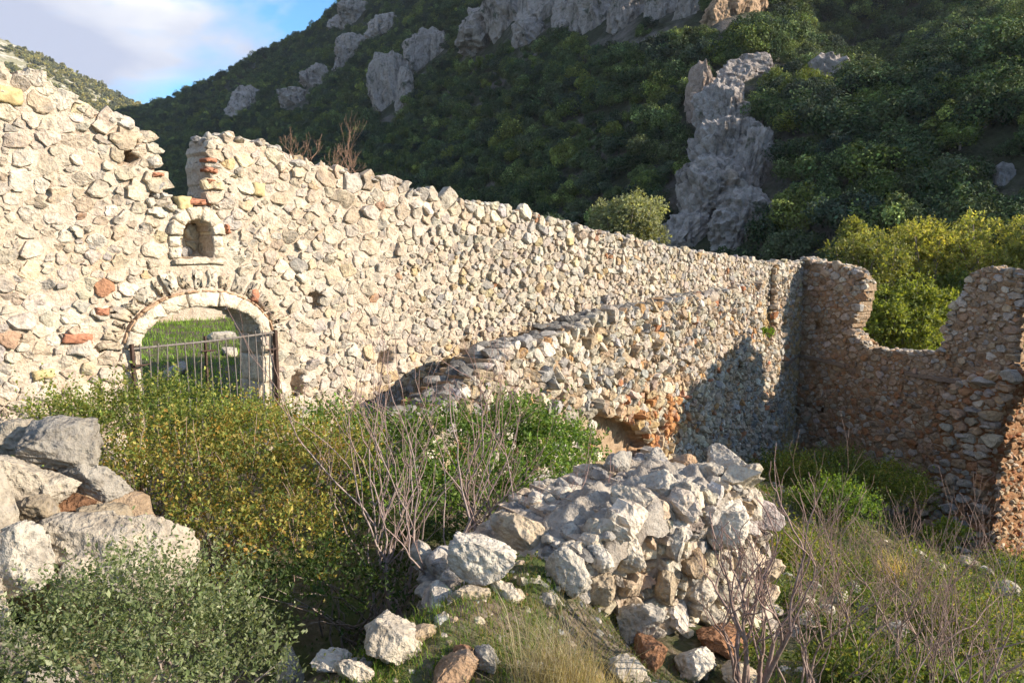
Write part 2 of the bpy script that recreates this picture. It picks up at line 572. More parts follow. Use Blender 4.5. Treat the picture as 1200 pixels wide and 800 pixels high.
def scatter_seeds(fr, poly, holes, radius, aspect, tries, seed, margin=0.0):
    """variable-radius dart throwing inside an outline"""
    R = np.random.default_rng(seed)
    us = [p[0] for p in poly]; zs = [p[1] for p in poly]
    u0, u1, z0, z1 = min(us), max(us), min(zs), max(zs)
    C = np.stack([R.uniform(u0, u1, tries), R.uniform(z0, z1, tries)], 1)
    ok = inside(poly, C[:, 0], C[:, 1])
    for h in holes:
        ok &= ~inside(h, C[:, 0], C[:, 1])
    C = C[ok]
    rad = radius(C[:, 0], C[:, 1]) * np.exp(np.clip(R.normal(0, 0.36, len(C)), -0.75, 0.62))
    # big ones first so that they are not crowded out
    order = np.argsort(-rad * np.exp(R.normal(0, 0.45, len(C))))
    C, rad = C[order], rad[order]
    asp = aspect
    cell = 0.30
    grid = {}
    out = []
    for (u, z), r in zip(C, rad):
        su, szz = u / asp, z
        gi, gj = int(su // cell), int(szz // cell)
        good = True
        for a in (-1, 0, 1):
            for b in (-1, 0, 1):
                for (x, y, q) in grid.get((gi + a, gj + b), ()):
                    d = (r + q) * 0.74
                    if (x - su) ** 2 + (y - szz) ** 2 < d * d:
                        good = False; break
                if not good: break
            if not good: break
        if good:
            grid.setdefault((gi, gj), []).append((su, szz, r))
            out.append((su, szz, r))
    return np.array(out)

def stone_arrays(seeds, asp, K, gap, p_exp=7.0, seed=0):
    """outline radius of every stone at K angles: rounded power-cell outlines of its neighbours"""
    n = len(seeds)
    M = min(14, n)
    P = seeds[:, :2]; r = seeds[:, 2]
    idx = np.empty((n, M), int)
    for s in range(0, n, 500):
        d = ((P[s:s + 500, None, :] - P[None]) ** 2).sum(-1)
        idx[s:s + 500] = np.argpartition(d, M + 1, axis=1)[:, :M + 1][:, :M] if n > M + 2 else np.argsort(d, 1)[:, :M]
    D = P[idx] - P[:, None]
    dist = np.sqrt((D ** 2).sum(-1))
    self_ = dist < 1e-9
    dist = np.where(self_, 9.0, dist)
    phi = np.arctan2(D[..., 1], D[..., 0])
    frac = dist * (r[:, None] / (r[:, None] + r[idx]))
    R = np.random.default_rng(seed)
    th = np.linspace(0, 2 * pi, K, endpoint=False)[None] + R.uniform(0, 2 * pi, (n, 1))
    c = np.maximum(np.cos(th[:, :, None] - phi[:, None, :]), 0)
    c = np.where(self_[:, None, :], 0, c)
    k = ((c / frac[:, None, :]) ** p_exp).sum(-1) + (1 / (r[:, None] * 1.40)) ** p_exp
    rr = k ** (-1 / p_exp)
    rr = rr * (1 + 0.11 * R.normal(0, 1, (n, K)))
    rr = np.maximum(rr - gap * R.uniform(0.5, 1.6, (n, 1)), 0.25 * rr)
    return th, rr

def build_stones(fr, seeds, asp, K, gap, prot, face_w, pal, seed, colour_fn=None, tilt=0.28, rough=0.012):
    R = np.random.default_rng(seed)
    n = len(seeds)
    th, rr = stone_arrays(seeds, asp, K, gap, 11.0, seed)
    u = seeds[:, 0] * asp; z = seeds[:, 1]
    du = np.cos(th) * rr * asp ** 0.9; dz = np.sin(th) * rr
    P = prot(u, z) * np.exp(R.normal(0, 0.32, n)) * np.clip(rr.mean(1) / 0.09, 0.6, 1.7)
    base = face_w(u, z)
    ta = R.normal(0, tilt, n); tb = R.normal(0, tilt, n)
    lev = [(-0.05, 1.0, 0.0), (0.55, 0.98, 1.0), (0.94, 0.84, 1.0), (1.0, 0.48, 1.0)]
    Vs = []
    for fac, sc, tl in lev:
        sc_ = sc * (1 + R.normal(0, 0.05 if 0 < sc < 1 else 0.02, (n, K)))
        uu, zz = u[:, None] + du * sc_, z[:, None] + dz * sc_
        w = (P[:, None] * fac if fac > 0 else np.full((n, 1), -0.06)) + tl * (ta[:, None] * du * sc + tb[:, None] * dz * sc)
        w = np.where(fac > 0, np.maximum(w, -0.02), w) + base[:, None]
        Vs.append(fr.xyz(uu, zz, w))
    ctr = fr.xyz(u, z, base + P * (1.0 + R.normal(0, 0.08, n)))
    V = np.concatenate(Vs + [ctr[:, None]], 1)                # n, 4K+1, 3
    nz = np.stack([vnoise(V * 14 + 31, seed + 1), vnoise(V * 14 + 77, seed + 2), vnoise(V * 14 + 5, seed + 3)], -1)
    nz2 = np.stack([vnoise(V * 37 + 31, seed + 4), vnoise(V * 37 + 77, seed + 6), vnoise(V * 37 + 5, seed + 8)], -1)
    V = V + nz * rough + nz2 * rough * 0.6
    k = np.arange(K); k2 = (k + 1) % K
    q = np.concatenate([np.stack([l * K + k, l * K + k2, (l + 1) * K + k2, (l + 1) * K + k], 1) for l in range(3)])
    t = np.stack([3 * K + k, 3 * K + k2, np.full(K, 4 * K)], 1)
    det = fr.d[0] * fr.n[1] - fr.d[1] * fr.n[0]
    if det > 0:
        q, t = q[:, ::-1], t[:, ::-1]
    col = pick_colours(n, pal)
    if colour_fn is not None:
        col = colour_fn(u, z, col, R)
    size = rr.mean(1)
    return dict(V=V, q=q, t=t, col=col, u=u, z=z, size=size, n=n)

def emit_stones(S, root, mat, limit=300, name='stone', hide=None):
    """the stones that show largest become parts of their own, the rest one part"""
    ctr = S['V'].mean(1)
    pr = project(ctr)
    vis = (pr[:, 0] > -8) & (pr[:, 0] < 1208) & (pr[:, 1] > -8) & (pr[:, 1] < 808)
    gz = ground_z(ctr[:, 0], ctr[:, 1], False)
    above = ctr[:, 2] > gz - 0.1
    score = np.where(vis & above, S['size'] / pr[:, 2], 0)
    if hide is not None:
        score = np.where(hide(pr), 0, score)
    order = np.argsort(-score)
    keep = order[:limit]
    keep = keep[score[keep] > 0]
    rest = np.setdiff1d(np.arange(S['n']), keep)
    rest = rest[above[rest]]
    nv = S['V'].shape[1]
    for i in keep:
        centred(name, S['V'][i], S['q'], S['t'], np.repeat(S['col'][i][None], nv, 0), mat, root, False)
    if len(rest):
        off = (np.arange(len(rest)) * nv)[:, None, None]
        V = S['V'][rest].reshape(-1, 3)
        c = np.repeat(S['col'][rest], nv, 0)
        o = obj('rubble_stones', make_mesh('rubble_stones', V, (S['q'][None] + off).reshape(-1, 4), (S['t'][None] + off).reshape(-1, 3), c, False), mat, root)
        o['kind'] = 'stuff'

# ---- loose rocks: shared, faceted and pitted shapes
def ico(sub):
    import bmesh
    bm = bmesh.new()
    bmesh.ops.create_icosphere(bm, subdivisions=sub, radius=1.0)
    bm.verts.ensure_lookup_table()
    V = np.array([v.co[:] for v in bm.verts]); T = np.array([[v.index for v in f.verts] for f in bm.faces])
    bm.free()
    return V, T
ICO = {s: ico(s) for s in (2, 3, 4, 5)}

def rock_shape(seed, sub=3, cuts=9, amp=0.10, freq=2.2):
    R = np.random.default_rng(seed)
    V, T = ICO[sub]
    P = V.copy()
    for k in range(cuts):                        # plane cuts give broken facets
        n = R.normal(size=3); n /= np.linalg.norm(n)
        d = R.uniform(0.46, 0.84)
        s = P @ n
        P = P - np.where(s > d, (s - d) * 0.92, 0)[:, None] * n
    off = R.uniform(0, 50, 3)
    nn = V + off
    P = P * (1 + amp * fbm(nn * freq, seed, 3)[:, None] + amp * 0.55 * ridged(nn * freq * 2.6, seed + 3, 3)[:, None])
    if sub >= 4:
        P = P * (1 - amp * 0.22 * smooth(0.2, 0.7, vnoise(nn * 8, seed + 8))[:, None] - amp * 0.5 * smooth(0.3, 0.6, ridged(nn * 3.3, seed + 12, 2))[:, None])
    return P, T

ROCKS2 = [rock_shape(100 + k, 2, 12, 0.08) for k in range(14)]
ROCKS3 = [rock_shape(200 + k, 3, 14, 0.09) for k in range(14)]
ROCKS4 = [rock_shape(300 + k, 5, 15, 0.12) for k in range(12)]
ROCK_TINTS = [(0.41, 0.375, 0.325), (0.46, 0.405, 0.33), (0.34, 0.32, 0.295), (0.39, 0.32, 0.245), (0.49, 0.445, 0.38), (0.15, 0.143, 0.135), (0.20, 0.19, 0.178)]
ROCK_ME = {}
def rock_mesh(level, k, tint, mat):
    key = (level, k, tint)
    if key not in ROCK_ME:
        P, T = {2: ROCKS2, 3: ROCKS3, 4: ROCKS4}[level][k]
        c = np.array(tint) if isinstance(tint, tuple) else np.array(ROCK_TINTS[tint])
        me = make_mesh('rock', P, None, T, np.repeat(c[None], len(P), 0), level == 4)
        me.materials.append(mat)
        ROCK_ME[key] = me
    return ROCK_ME[key]

def rock(name, loc, size, parent=None, level=3, k=None, tint=None, rot=None, mat=None):
    nk = len({2: ROCKS2, 3: ROCKS3, 4: ROCKS4}[level])
    k = random.randrange(nk) if k is None else k % nk
    tint = random.randrange(5) if tint is None else tint
    o = obj(name, rock_mesh(level, k, tint, mat or M_BOULDER), None, parent, loc)
    o.scale = [float(s) for s in size]
    o.rotation_euler = rot if rot is not None else (random.uniform(-0.5, 0.5), random.uniform(-0.5, 0.5), random.uniform(0, 6.28))
    return o

def rocks_joined(name, items, parent, mat, level=2, pal=PAL_WARM):
    """many small stones as one part"""
    Vs, Ts, Cs, o = [], [], [], 0
    col = pick_colours(len(items), pal)
    src = {2: ROCKS2, 3: ROCKS3}[level]
    for (loc, s), c in zip(items, col):
        P, T = src[random.randrange(len(src))]
        a = random.uniform(0, 6.28)
        Rm = np.array(Matrix.Rotation(a, 3, 'Z') @ Matrix.Rotation(random.uniform(-0.6, 0.6), 3, 'X'))
        Vs.append((P * np.asarray(s)) @ Rm.T + np.asarray(loc)); Ts.append(T + o); Cs.append(np.repeat(c[None], len(P), 0)); o += len(P)
    ob = obj(name, make_mesh(name, np.concatenate(Vs), None, np.concatenate(Ts), np.concatenate(Cs), False), mat, parent)
    ob['kind'] = 'stuff'
    return ob

def cap_rim(fr, rim, T, root, size, seed, pal_ids, every, name='coping_stone', limit=300, ok=None, flat=0.75, level=2):
    """loose stones bedded along the broken top and ends of a wall"""
    R = random.Random(seed)
    n = 0
    items = []
    for (u, z, di, dj) in rim:
        if dj < 0 or (ok is not None and not ok(u, z, di, dj)): continue
        gz = float(ground_z(*fr.xyz(u, 0, 0)[:2], False))
        if z < gz: continue
        if R.random() > every: continue
        s = size(u, z) * math.exp(max(-0.5, min(0.38, R.gauss(0, 0.28))))
        rows = max(1, int(T / (s * 1.7)))
        for k in range(rows):
            w = -T * (k + 0.5 + R.uniform(-0.3, 0.3)) / rows + 0.02
            if di != 0: sink = 0.75
            else: sink = 0.25
            items.append((s, fr.xyz(u - di * s * sink, z - dj * s * sink * 0.6 + R.uniform(-0.02, 0.03), w)))
    pr = project(np.array([i[1] for i in items])) if items else []
    order = sorted(range(len(items)), key=lambda k: -items[k][0] / pr[k][2] if -10 < pr[k][0] < 1210 else 0)
    for k in order[:limit]:
        s, p = items[k]
        rock(name, p, (s * R.uniform(0.9, 1.35), s * R.uniform(0.9, 1.25), s * R.uniform(flat * 0.75, flat * 1.2)), root, level, None, R.choice(pal_ids),
             (R.uniform(-0.22, 0.22), R.uniform(-0.22, 0.22), R.uniform(0, 6.28)), M_STONE)
    if len(order) > limit:
        rocks_joined('bedding_stones', [(items[k][1], (items[k][0] * 1.1, items[k][0] * 1.05, items[k][0] * flat)) for k in order[limit:]], root, M_STONE)
    return items
# ---- wall A: the long wall with the arched gateway and the niche
A_T = 0.48
topA = [(-150, 10), (-60, 50), (0, 74), (14, 86), (42, 88), (62, 98), (88, 118), (104, 130), (124, 140), (146, 142), (160, 150), (172, 162), (186, 178), (188, 190), (180, 206), (190, 224), (203, 238), (210, 247),
        (246, 247), (247, 200), (246, 172), (252, 162), (268, 158), (282, 166), (305, 168), (330, 178), (350, 189), (375, 194), (402, 203), (440, 210), (470, 213), (480, 226), (510, 228),
        (532, 239), (570, 239), (592, 246), (620, 249), (642, 259), (662, 261), (690, 270), (722, 276), (760, 286), (800, 293), (850, 301), (900, 308), (926, 309)]
pA = FA.poly(topA)
pA[-1] = (FA.L + 0.3, pA[-1][1])
baseA = float(ground_z(9.0, 22.8, False)) - 0.6
polyA = pA + [(FA.L + 0.3, baseA), (8.0, -2.7), (pA[0][0], -1.6)]
# opening of the gateway
uL, zL = FA.uz(164, 409); uR, zR = FA.uz(304, 391)
zSpring = (zL + zR) / 2
uM = (uL + uR) / 2
zApex = FA.uz(236, 358)[1]
AR_a, AR_b = (uR - uL) / 2, zApex - zSpring
arch_hole = [(uL, -3.0)] + [(uM - AR_a * cos(t), zSpring + AR_b * sin(t)) for t in np.linspace(0, pi, 25)] + [(uR, -3.0)]
# niche
nL, nzb = FA.uz(213, 303); nR, _ = FA.uz(250, 303)
nzs = FA.uz(232, 276)[1]; nzt = FA.uz(232, 257)[1]
nM, na_ = (nL + nR) / 2, (nR - nL) / 2
niche_hole = [(nL, nzb)] + [(nM - na_ * cos(t), nzs + (nzt - nzs) * sin(t)) for t in np.linspace(0, pi, 15)] + [(nR, nzb)]
def ring_zone(c, z0, a, b, w, zb):
    return [(c - a - w, zb)] + [(c - (a + w) * cos(t), z0 + (b + w) * sin(t)) for t in np.linspace(0, pi, 25)] + [(c + a + w, zb)]
zone_arch = ring_zone(uM, zSpring, AR_a, AR_b, 0.46, zSpring - 0.05)
zone_jamb = ring_zone(uM, zSpring, AR_a, AR_b, 0.10, -3.0)
zone_niche = ring_zone(nM, nzs, na_, nzt - nzs, 0.22, nzb - 0.12)
def box_hole(fr, px, py, w, h):
    u, z = fr.uz(px, py)
    return [(u - w, z - h), (u + w, z - h), (u + w * 0.9, z + h), (u - w, z + h)]
holesA = [box_hole(FA, 372, 352, 0.065, 0.065), box_hole(FA, 151, 177, 0.07, 0.075), box_hole(FA, 545, 407, 0.11, 0.07), box_hole(FA, 453, 420, 0.08, 0.07), box_hole(FA, 349, 448, 0.05, 0.09), box_hole(FA, 186, 238, 0.03, 0.03)]

def mortar_cover(u, z):
    # the near end is heavily pointed, the far end is open rubble
    return 1 - smooth(2.2, 7.0, np.asarray(u, float) + 0.9 * fbm(np.stack([u, z, 0 * u], -1) * 0.9, 44, 3))
def faceA(u, z):
    P = np.stack([u, z, 0 * u], -1)
    m = mortar_cover(u, z)
    w = -0.035 + 0.031 * m + (0.020 + 0.012 * m) * fbm(P * 2.6, 5, 4) + (0.014 + 0.010 * m) * fbm(P * 9, 8, 3)
    for h in holesA[:]:
        c = np.mean(h, 0)
        w = np.where((np.abs(u - c[0]) < h[2][0] - c[0] + 0.04) & (np.abs(z - c[1]) < h[2][1] - c[1] + 0.04), -0.36, w)
    return w
rootA = empty('ruined_wall', FA.xyz(8.0, float(ground_z(*FA.xyz(8.0, 0, 0)[:2], False)), 0))
tag(rootA, 'long tall sunlit rubble stone wall with arched gateway and small niche', 'wall')
V, Q, nf, rimA = slab(FA, polyA, [arch_hole, niche_hole], A_T, 0.048, faceA, 1)
o = obj('mortar_core', make_mesh('mortar_core', V, Q, None, None, True, nf), M_MORTAR, rootA)

def radA(u, z):
    n = fbm(np.stack([u, z, 0 * u], -1) * 0.7, 21, 2)
    blocky = smooth(2.0, 3.0, u) * (1 - smooth(5.5, 7.5, u)) * smooth(1.4, 2.4, z)
    return (0.053 - 0.002 * smooth(5, 12, u) + 0.022 * blocky) * (1 + 0.25 * n)
def protA(u, z):
    m = mortar_cover(u, z)
    return 0.027 + 0.031 * (1 - m)
def colA(u, z, col, R):
    # the foot of the wall is stained ochre, one patch of grey field stones stands in its lowest courses
    s = smooth(0.55, 0.0, z - (-0.1)) * smooth(2.2, 3.5, u) * (R.random(len(u)) < 0.45)
    col = col * (1 - s[:, None]) + np.array([0.46, 0.33, 0.17]) * s[:, None]
    # lime smeared over the faces where the wall is pointed
    k = (0.45 * mortar_cover(u, z) * R.random(len(u)) ** 0.5)[:, None]
    return col * (1 - k) + np.array([0.49, 0.41, 0.325]) * k
aspA = 1.28
seedsA = scatter_seeds(FA, polyA, [arch_hole, niche_hole, zone_arch, zone_jamb, zone_niche] + holesA, radA, aspA, 90000, 5)
SA = build_stones(FA, seedsA, aspA, 12, 0.004, protA, faceA, PAL_PALE, 71, colA, 0.20, 0.013)
# some stones of the pointed end have sunk under the mortar
m_ = mortar_cover(SA['u'], SA['z'])
drop = rng.random(SA['n']) < 0.05 * m_
for k in ('V', 'col', 'u', 'z', 'size'):
    SA[k] = SA[k][~drop]
SA['n'] = len(SA['u'])
def hideA(pr):   # places of the long wall that the nearer wall or the bushes cover
    return ((pr[:, 0] > 560) & (pr[:, 1] > 430)) | ((pr[:, 0] < 330) & (pr[:, 1] > 470)) | ((pr[:, 0] > 700) & (pr[:, 1] > 360))
emit_stones(SA, rootA, M_STONE, 300, 'stone', hideA)
cap_rim(FA, rimA, A_T, rootA, lambda u, z: 0.080 - 0.012 * float(smooth(6, 14, u)), 3, [0, 1, 1, 4, 2], 0.62,
        ok=lambda u, z, di, dj: not inside(ring_zone(uM, zSpring, AR_a, AR_b, 0.2, -3), u, z) and not inside(ring_zone(nM, nzs, na_, nzt - nzs, 0.1, nzb - 0.1), u, z), flat=0.7)

def poly_stone(name, fr, pts, w0, w1, inset, mat, parent, col=None, K=16, jit=0.006, seed=0):
    """a squared stone: outline in the wall plane, pushed out from w0 to w1, arrises worn"""
    R = np.random.default_rng(seed)
    pts = np.array(pts, float)
    n = len(pts)
    t = np.linspace(0, n, K, endpoint=False)
    i = t.astype(int) % n; f = (t - np.floor(t))[:, None]
    o = pts[i] * (1 - f) + pts[(i + 1) % n] * f
    c = o.mean(0)
    lv = [(w0, 1.0), (w1 - inset, 1.0), (w1, 1 - inset / max(0.04, np.abs(o - c).max() * 0.6)), (w1 + 0.004, 0.45)]
    Vs = []
    for w, s in lv:
        q = c + (o - c) * s
        q = q + R.normal(0, jit, q.shape)
        Vs.append(fr.xyz(q[:, 0], q[:, 1], w + R.normal(0, jit * 0.6, K) * (1 if w > w0 else 0)))
    Vs.append(fr.xyz(c[0], c[1], w1 + 0.004)[None])
    V = np.concatenate(Vs)
    k = np.arange(K); k2 = (k + 1) % K
    q = np.concatenate([np.stack([l * K + k, l * K + k2, (l + 1) * K + k2, (l + 1) * K + k], 1) for l in range(3)])
    tt = np.stack([3 * K + k, 3 * K + k2, np.full(K, 4 * K)], 1)
    area = 0.5 * np.sum(o[:, 0] * np.roll(o[:, 1], -1) - np.roll(o[:, 0], -1) * o[:, 1])
    det = fr.d[0] * fr.n[1] - fr.d[1] * fr.n[0]
    if (area > 0) != (det < 0):
        q, tt = q[:, ::-1], tt[:, ::-1]
    colv = None if col is None else np.repeat(np.array(col)[None], len(V), 0)
    return centred(name, V, q, tt, colv, mat, parent)

def arch_ring(fr, c, z0, a, b, w, n, name, mat, parent, w0, w1, gap, lo=0.0, hi=pi, jit=0.006, ragged=0.0, colours=None):
    R = random.Random(int(c * 1000) + n)
    cuts = np.linspace(lo, hi, n + 1)
    cuts[1:-1] += np.array([R.uniform(-0.25, 0.25) for _ in range(n - 1)]) * (hi - lo) / n
    for k in range(n):
        t0, t1 = cuts[k] + gap, cuts[k + 1] - gap
        ts = np.linspace(t0, t1, 4)
        ww = w * (1 + R.uniform(-ragged, ragged))
        inn = [(c - a * cos(t), z0 + b * sin(t)) for t in ts]
        out = [(c - (a + ww) * cos(t), z0 + (b + ww) * sin(t)) for t in ts[::-1]]
        poly_stone(name, fr, inn + out, w0, w1 + R.uniform(-0.006, 0.008), 0.012, mat, parent, None if colours is None else R.choice(colours), 16, jit, k + n)

M_TILE = plain('orange_mortar_tile', (0.40, 0.26, 0.165), 0.95, 0.25, 25, 0.5)
arch_ring(FA, uM, zSpring, AR_a, AR_b, 0.145, 7, 'voussoir', M_CREAM, rootA, -A_T + 0.02, 0.035, 0.008, 0.0, pi, 0.008)
arch_ring(FA, uM, zSpring, AR_a + 0.152, AR_b + 0.152, 0.020, 14, 'thin_tile', M_TILE, rootA, -0.1, 0.030, 0.012, 0.10, pi - 0.06, 0.003)
arch_ring(FA, uM, zSpring, AR_a + 0.20, AR_b + 0.20, 0.17, 19, 'radial_stone', M_STONE, rootA, -0.1, 0.022, 0.022, -0.02, pi, 0.013, 0.35, [(0.44, 0.39, 0.32), (0.50, 0.45, 0.37), (0.40, 0.33, 0.25), (0.44, 0.37, 0.28)])
arch_ring(FA, nM, nzs, na_, nzt - nzs, 0.135, 5, 'niche_arch_stone', M_CREAM, rootA, -0.3, 0.06, 0.03, 0.0, pi, 0.004)
for (x0, x1, n) in ((nL - 0.13, nL - 0.006, 2), (nR + 0.006, nR + 0.12, 2)):
    hh = (nzs - nzb) / n
    for k in range(n):
        poly_stone('niche_jamb_stone', FA, [(x0, nzb + k * hh + 0.005), (x1, nzb + k * hh + 0.005), (x1, nzb + (k + 1) * hh - 0.005), (x0, nzb + (k + 1) * hh - 0.005)], -0.3, 0.025, 0.012, M_CREAM, rootA, None, 16, 0.006, k)
poly_stone('niche_sill', FA, [(nL - 0.10, nzb - 0.06), (nR + 0.12, nzb - 0.06), (nR + 0.12, nzb - 0.004), (nL - 0.10, nzb - 0.004)], -0.3, 0.045, 0.01, M_CREAM, rootA, None, 16, 0.005, 3)
# back of the niche
pb = [(nL - 0.08, nzb - 0.08), (nR + 0.08, nzb - 0.08), (nR + 0.08, nzt + 0.08), (nL - 0.08, nzt + 0.08)]
V, Q, nf, _ = slab(FA, pb, [], 0.36, 0.05, lambda u, z: -0.29 + 0.02 * fbm(np.stack([u, z, 0 * u], -1) * 6, 2, 3), 9)
niche_back = obj('niche_back', make_mesh('niche_back', V, Q, None, None, True, nf), M_MORTAR, rootA)
sn = scatter_seeds(FA, pb, [], lambda u, z: 0.07 + 0 * u, 1.2, 300, 6)
SN = build_stones(FA, sn, 1.2, 10, 0.008, lambda u, z: 0.03 + 0 * u, lambda u, z: -0.29 + 0 * u, PAL_WARM, 15)
emit_stones(SN, niche_back, M_STONE, 40, 'niche_back_stone')
# jambs of the gateway
for (x0, x1) in ((uL - 0.17, uL - 0.004), (uR + 0.004, uR + 0.16)):
    z = zSpring - 0.006
    k = 0
    while z > -1.2:
        h = random.uniform(0.22, 0.34)
        poly_stone('jamb_stone', FA, [(x0, z - h + 0.008), (x1, z - h + 0.008), (x1, z), (x0, z)], -A_T + 0.03, 0.03 + random.uniform(-0.01, 0.01), 0.014, M_CREAM if k % 3 else M_STONE, rootA, (0.42, 0.36, 0.28), 16, 0.006, k)
        z -= h; k += 1
# bricks and tiles bonded into the wall
def brick_px(px, py, w, h, mat=M_BRICK, name='brick', fr=FA, root=rootA, proud=0.055, col=None):
    u, z = fr.uz(px, py)
    a = random.uniform(-0.15, 0.15)
    pts = [(u + x * w * cos(a) - y * h * sin(a), z + x * w * sin(a) + y * h * cos(a)) for x, y in ((-1, -1), (1, -1), (1, 1), (-1, 1))]
    poly_stone(name, fr, pts, -0.08, float(fr is FA) * 0 + proud, 0.012, mat, root, col, 16, 0.006, int(px))
M_YELLOW = plain('ochre_stone', (0.46, 0.36, 0.19), 0.95, 0.3, 18, 0.6)
for px, py, w, h in ((90, 396, 0.13, 0.045), (118, 365, 0.06, 0.035), (245, 188, 0.07, 0.022), (246, 200, 0.07, 0.018), (247, 212, 0.06, 0.018), (265, 268, 0.025, 0.05), (183, 205, 0.06, 0.02), (297, 346, 0.045, 0.07),
                     (232, 420 - 183, 0.13, 0.03)):
    brick_px(px, py, w, h)
for px, py, w, h in ((10, 112, 0.10, 0.07), (215, 238, 0.07, 0.07), (302, 222, 0.07, 0.07), (50, 438, 0.09, 0.045), (667, 283, 0.07, 0.06)):
    brick_px(px, py, w, h, M_YELLOW, 'ochre_stone')

# ---- wall B: lower wall of field stones running to the same corner
B_T = 0.62
topB = [(440, 508), (505, 486), (540, 458), (568, 432), (588, 414), (604, 404), (640, 400), (662, 388), (690, 378), (728, 364), (760, 362), (792, 353), (830, 346), (862, 340), (880, 334), (893, 333)]
pB = FB.poly(topB)
uS0, _ = FB.uz(893, 330); uS1, _ = FB.uz(909, 330)
zS0 = FB.uz(900, 402)[1]; zTopB = FB.uz(925, 311)[1]
polyB = pB + [(uS0, zS0), (uS1, zS0), (uS1, zTopB - 0.05), (uS1 + 0.5, zTopB), (FB.L + 0.25, zTopB), (FB.L + 0.25, baseA)] + [(8.0, -3.5), (pB[0][0], -2.4)]
holesB = [box_hole(FB, 762, 469, 0.13, 0.11), box_hole(FB, 776, 505, 0.12, 0.13), box_hole(FB, 597, 402 + 60, 0.05, 0.05), box_hole(FB, 868, 428, 0.20, 0.12), box_hole(FB, 855, 352, 0.05, 0.05)]
cave = FB.poly([(690, 482), (708, 480), (728, 488), (752, 498), (764, 520), (750, 545), (700, 540)])
def faceB(u, z):
    P = np.stack([u, z, 0 * u], -1)
    w = -0.035 + 0.035 * fbm(P * 1.6, 15, 4) + 0.015 * fbm(P * 9, 18, 3)
    for h in holesB:
        c = np.mean(h, 0)
        w = np.where((np.abs(u - c[0]) < h[2][0] - c[0] + 0.03) & (np.abs(z - c[1]) < h[2][1] - c[1] + 0.03), -0.32, w)
    return np.where(inside(cave, u, z), -0.40 + 0.06 * fbm(P * 6, 3, 3), w)
rootB = empty('ruined_wall', FB.xyz(7.0, float(ground_z(*FB.xyz(7.0, 0, 0)[:2], False)), 0))
tag(rootB, 'lower broken wall of small field stones, half sunlit, in front of the long wall', 'wall')
V, Q, nf, rimB = slab(FB, polyB, [], B_T, 0.06, faceB, 2)
o = obj('mortar_core', make_mesh('mortar_core', V, Q, None, None, True, nf), M_EARTH, rootB)
cu_, cz_ = FB.uz(770, 500)
def colB(u, z, col, R):
    d = np.hypot((u - cu_) / 2.3, (z - cz_) / 0.95)
    s = smooth(1.2, 0.5, d) * (R.random(len(u)) < 0.8)
    o = np.array([[0.42, 0.21, 0.09], [0.46, 0.33, 0.17], [0.52, 0.42, 0.28], [0.38, 0.17, 0.08]])[R.integers(0, 4, len(u))]
    return col * (1 - s[:, None]) + o * s[:, None]
aspB = 1.16
seedsB = scatter_seeds(FB, polyB, holesB + [cave], lambda u, z: 0.068 - 0.012 * smooth(3, 9, u), aspB, 50000, 8)
SB = build_stones(FB, seedsB, aspB, 12, 0.006, lambda u, z: 0.072 + 0 * u, faceB, PAL_WARM, 81, colB, 0.35, 0.016)
emit_stones(SB, rootB, M_STONE, 300, 'stone', lambda pr: (pr[:, 0] > 520) & (pr[:, 0] < 690) & (pr[:, 1] > 485))
cap_rim(FB, rimB, B_T, rootB, lambda u, z: 0.125 - 0.04 * float(smooth(2, 8, u)), 5, [5, 6, 5, 6, 2], 0.46, flat=0.62, limit=260)  # weathered grey stones, tinted darker to paint in shade along the top
for px, py, w, h in ((806, 465, 0.16, 0.03), (832, 445, 0.10, 0.03), (806, 372, 0.04, 0.12), (900, 425, 0.12, 0.035), (700, 396, 0.09, 0.06), (760, 400, 0.04, 0.07)):
    brick_px(px, py, w, h, M_BRICK if h < 0.04 else M_YELLOW, 'brick' if h < 0.04 else 'ochre_stone', FB, rootB, 0.05)
# earth-filled slit behind the corner pier
pb = [(uS0 - 0.1, zS0 - 0.2), (uS1 + 0.1, zS0 - 0.2), (uS1 + 0.1, zTopB - 0.06), (uS0 - 0.1, zTopB - 0.12)]
V, Q, nf, _ = slab(FB, pb, [], B_T + 0.02, 0.06, lambda u, z: -0.34 + 0.03 * fbm(np.stack([u, z, 0 * u], -1) * 6, 2, 3), 19)
M_RUST = mortar_material('rust_earth', (0.18, 0.095, 0.05), (0.29, 0.16, 0.085), (0.37, 0.24, 0.14), (0.34, 0.15, 0.065), 0.7)
obj('slit_fill', make_mesh('slit_fill', V, Q, None, None, True, nf), M_RUST, rootB)

# ---- wall C: back wall in shade with a broken-out window
C_T = 0.60
topC = [(925, 309), (942, 303), (962, 308), (985, 311), (1002, 318), (1012, 333), (1008, 352), (1002, 374), (994, 388), (1008, 400), (1020, 410), (1060, 413), (1097, 414), (1105, 400), (1108, 380), (1116, 360), (1129, 342), (1138, 322), (1160, 313), (1180, 318), (1197, 321)]
pC = FC.poly(topC)
endC = FC.poly([(1193, 360), (1184, 400), (1188, 440), (1168, 470), (1154, 540), (1146, 600), (1142, 690)])
polyC = pC + endC + [(endC[-1][0], -7.2), (pC[0][0], -7.2)]
holesC = [box_hole(FC, 955, 383, 0.09, 0.09), box_hole(FC, 958, 482, 0.12, 0.07), box_hole(FC, 1109, 501, 0.10, 0.07), box_hole(FC, 951, 432, 0.07, 0.06)]
winC = [h for h in (box_hole(FC, 1108, 501, 0.07, 0.04),)]
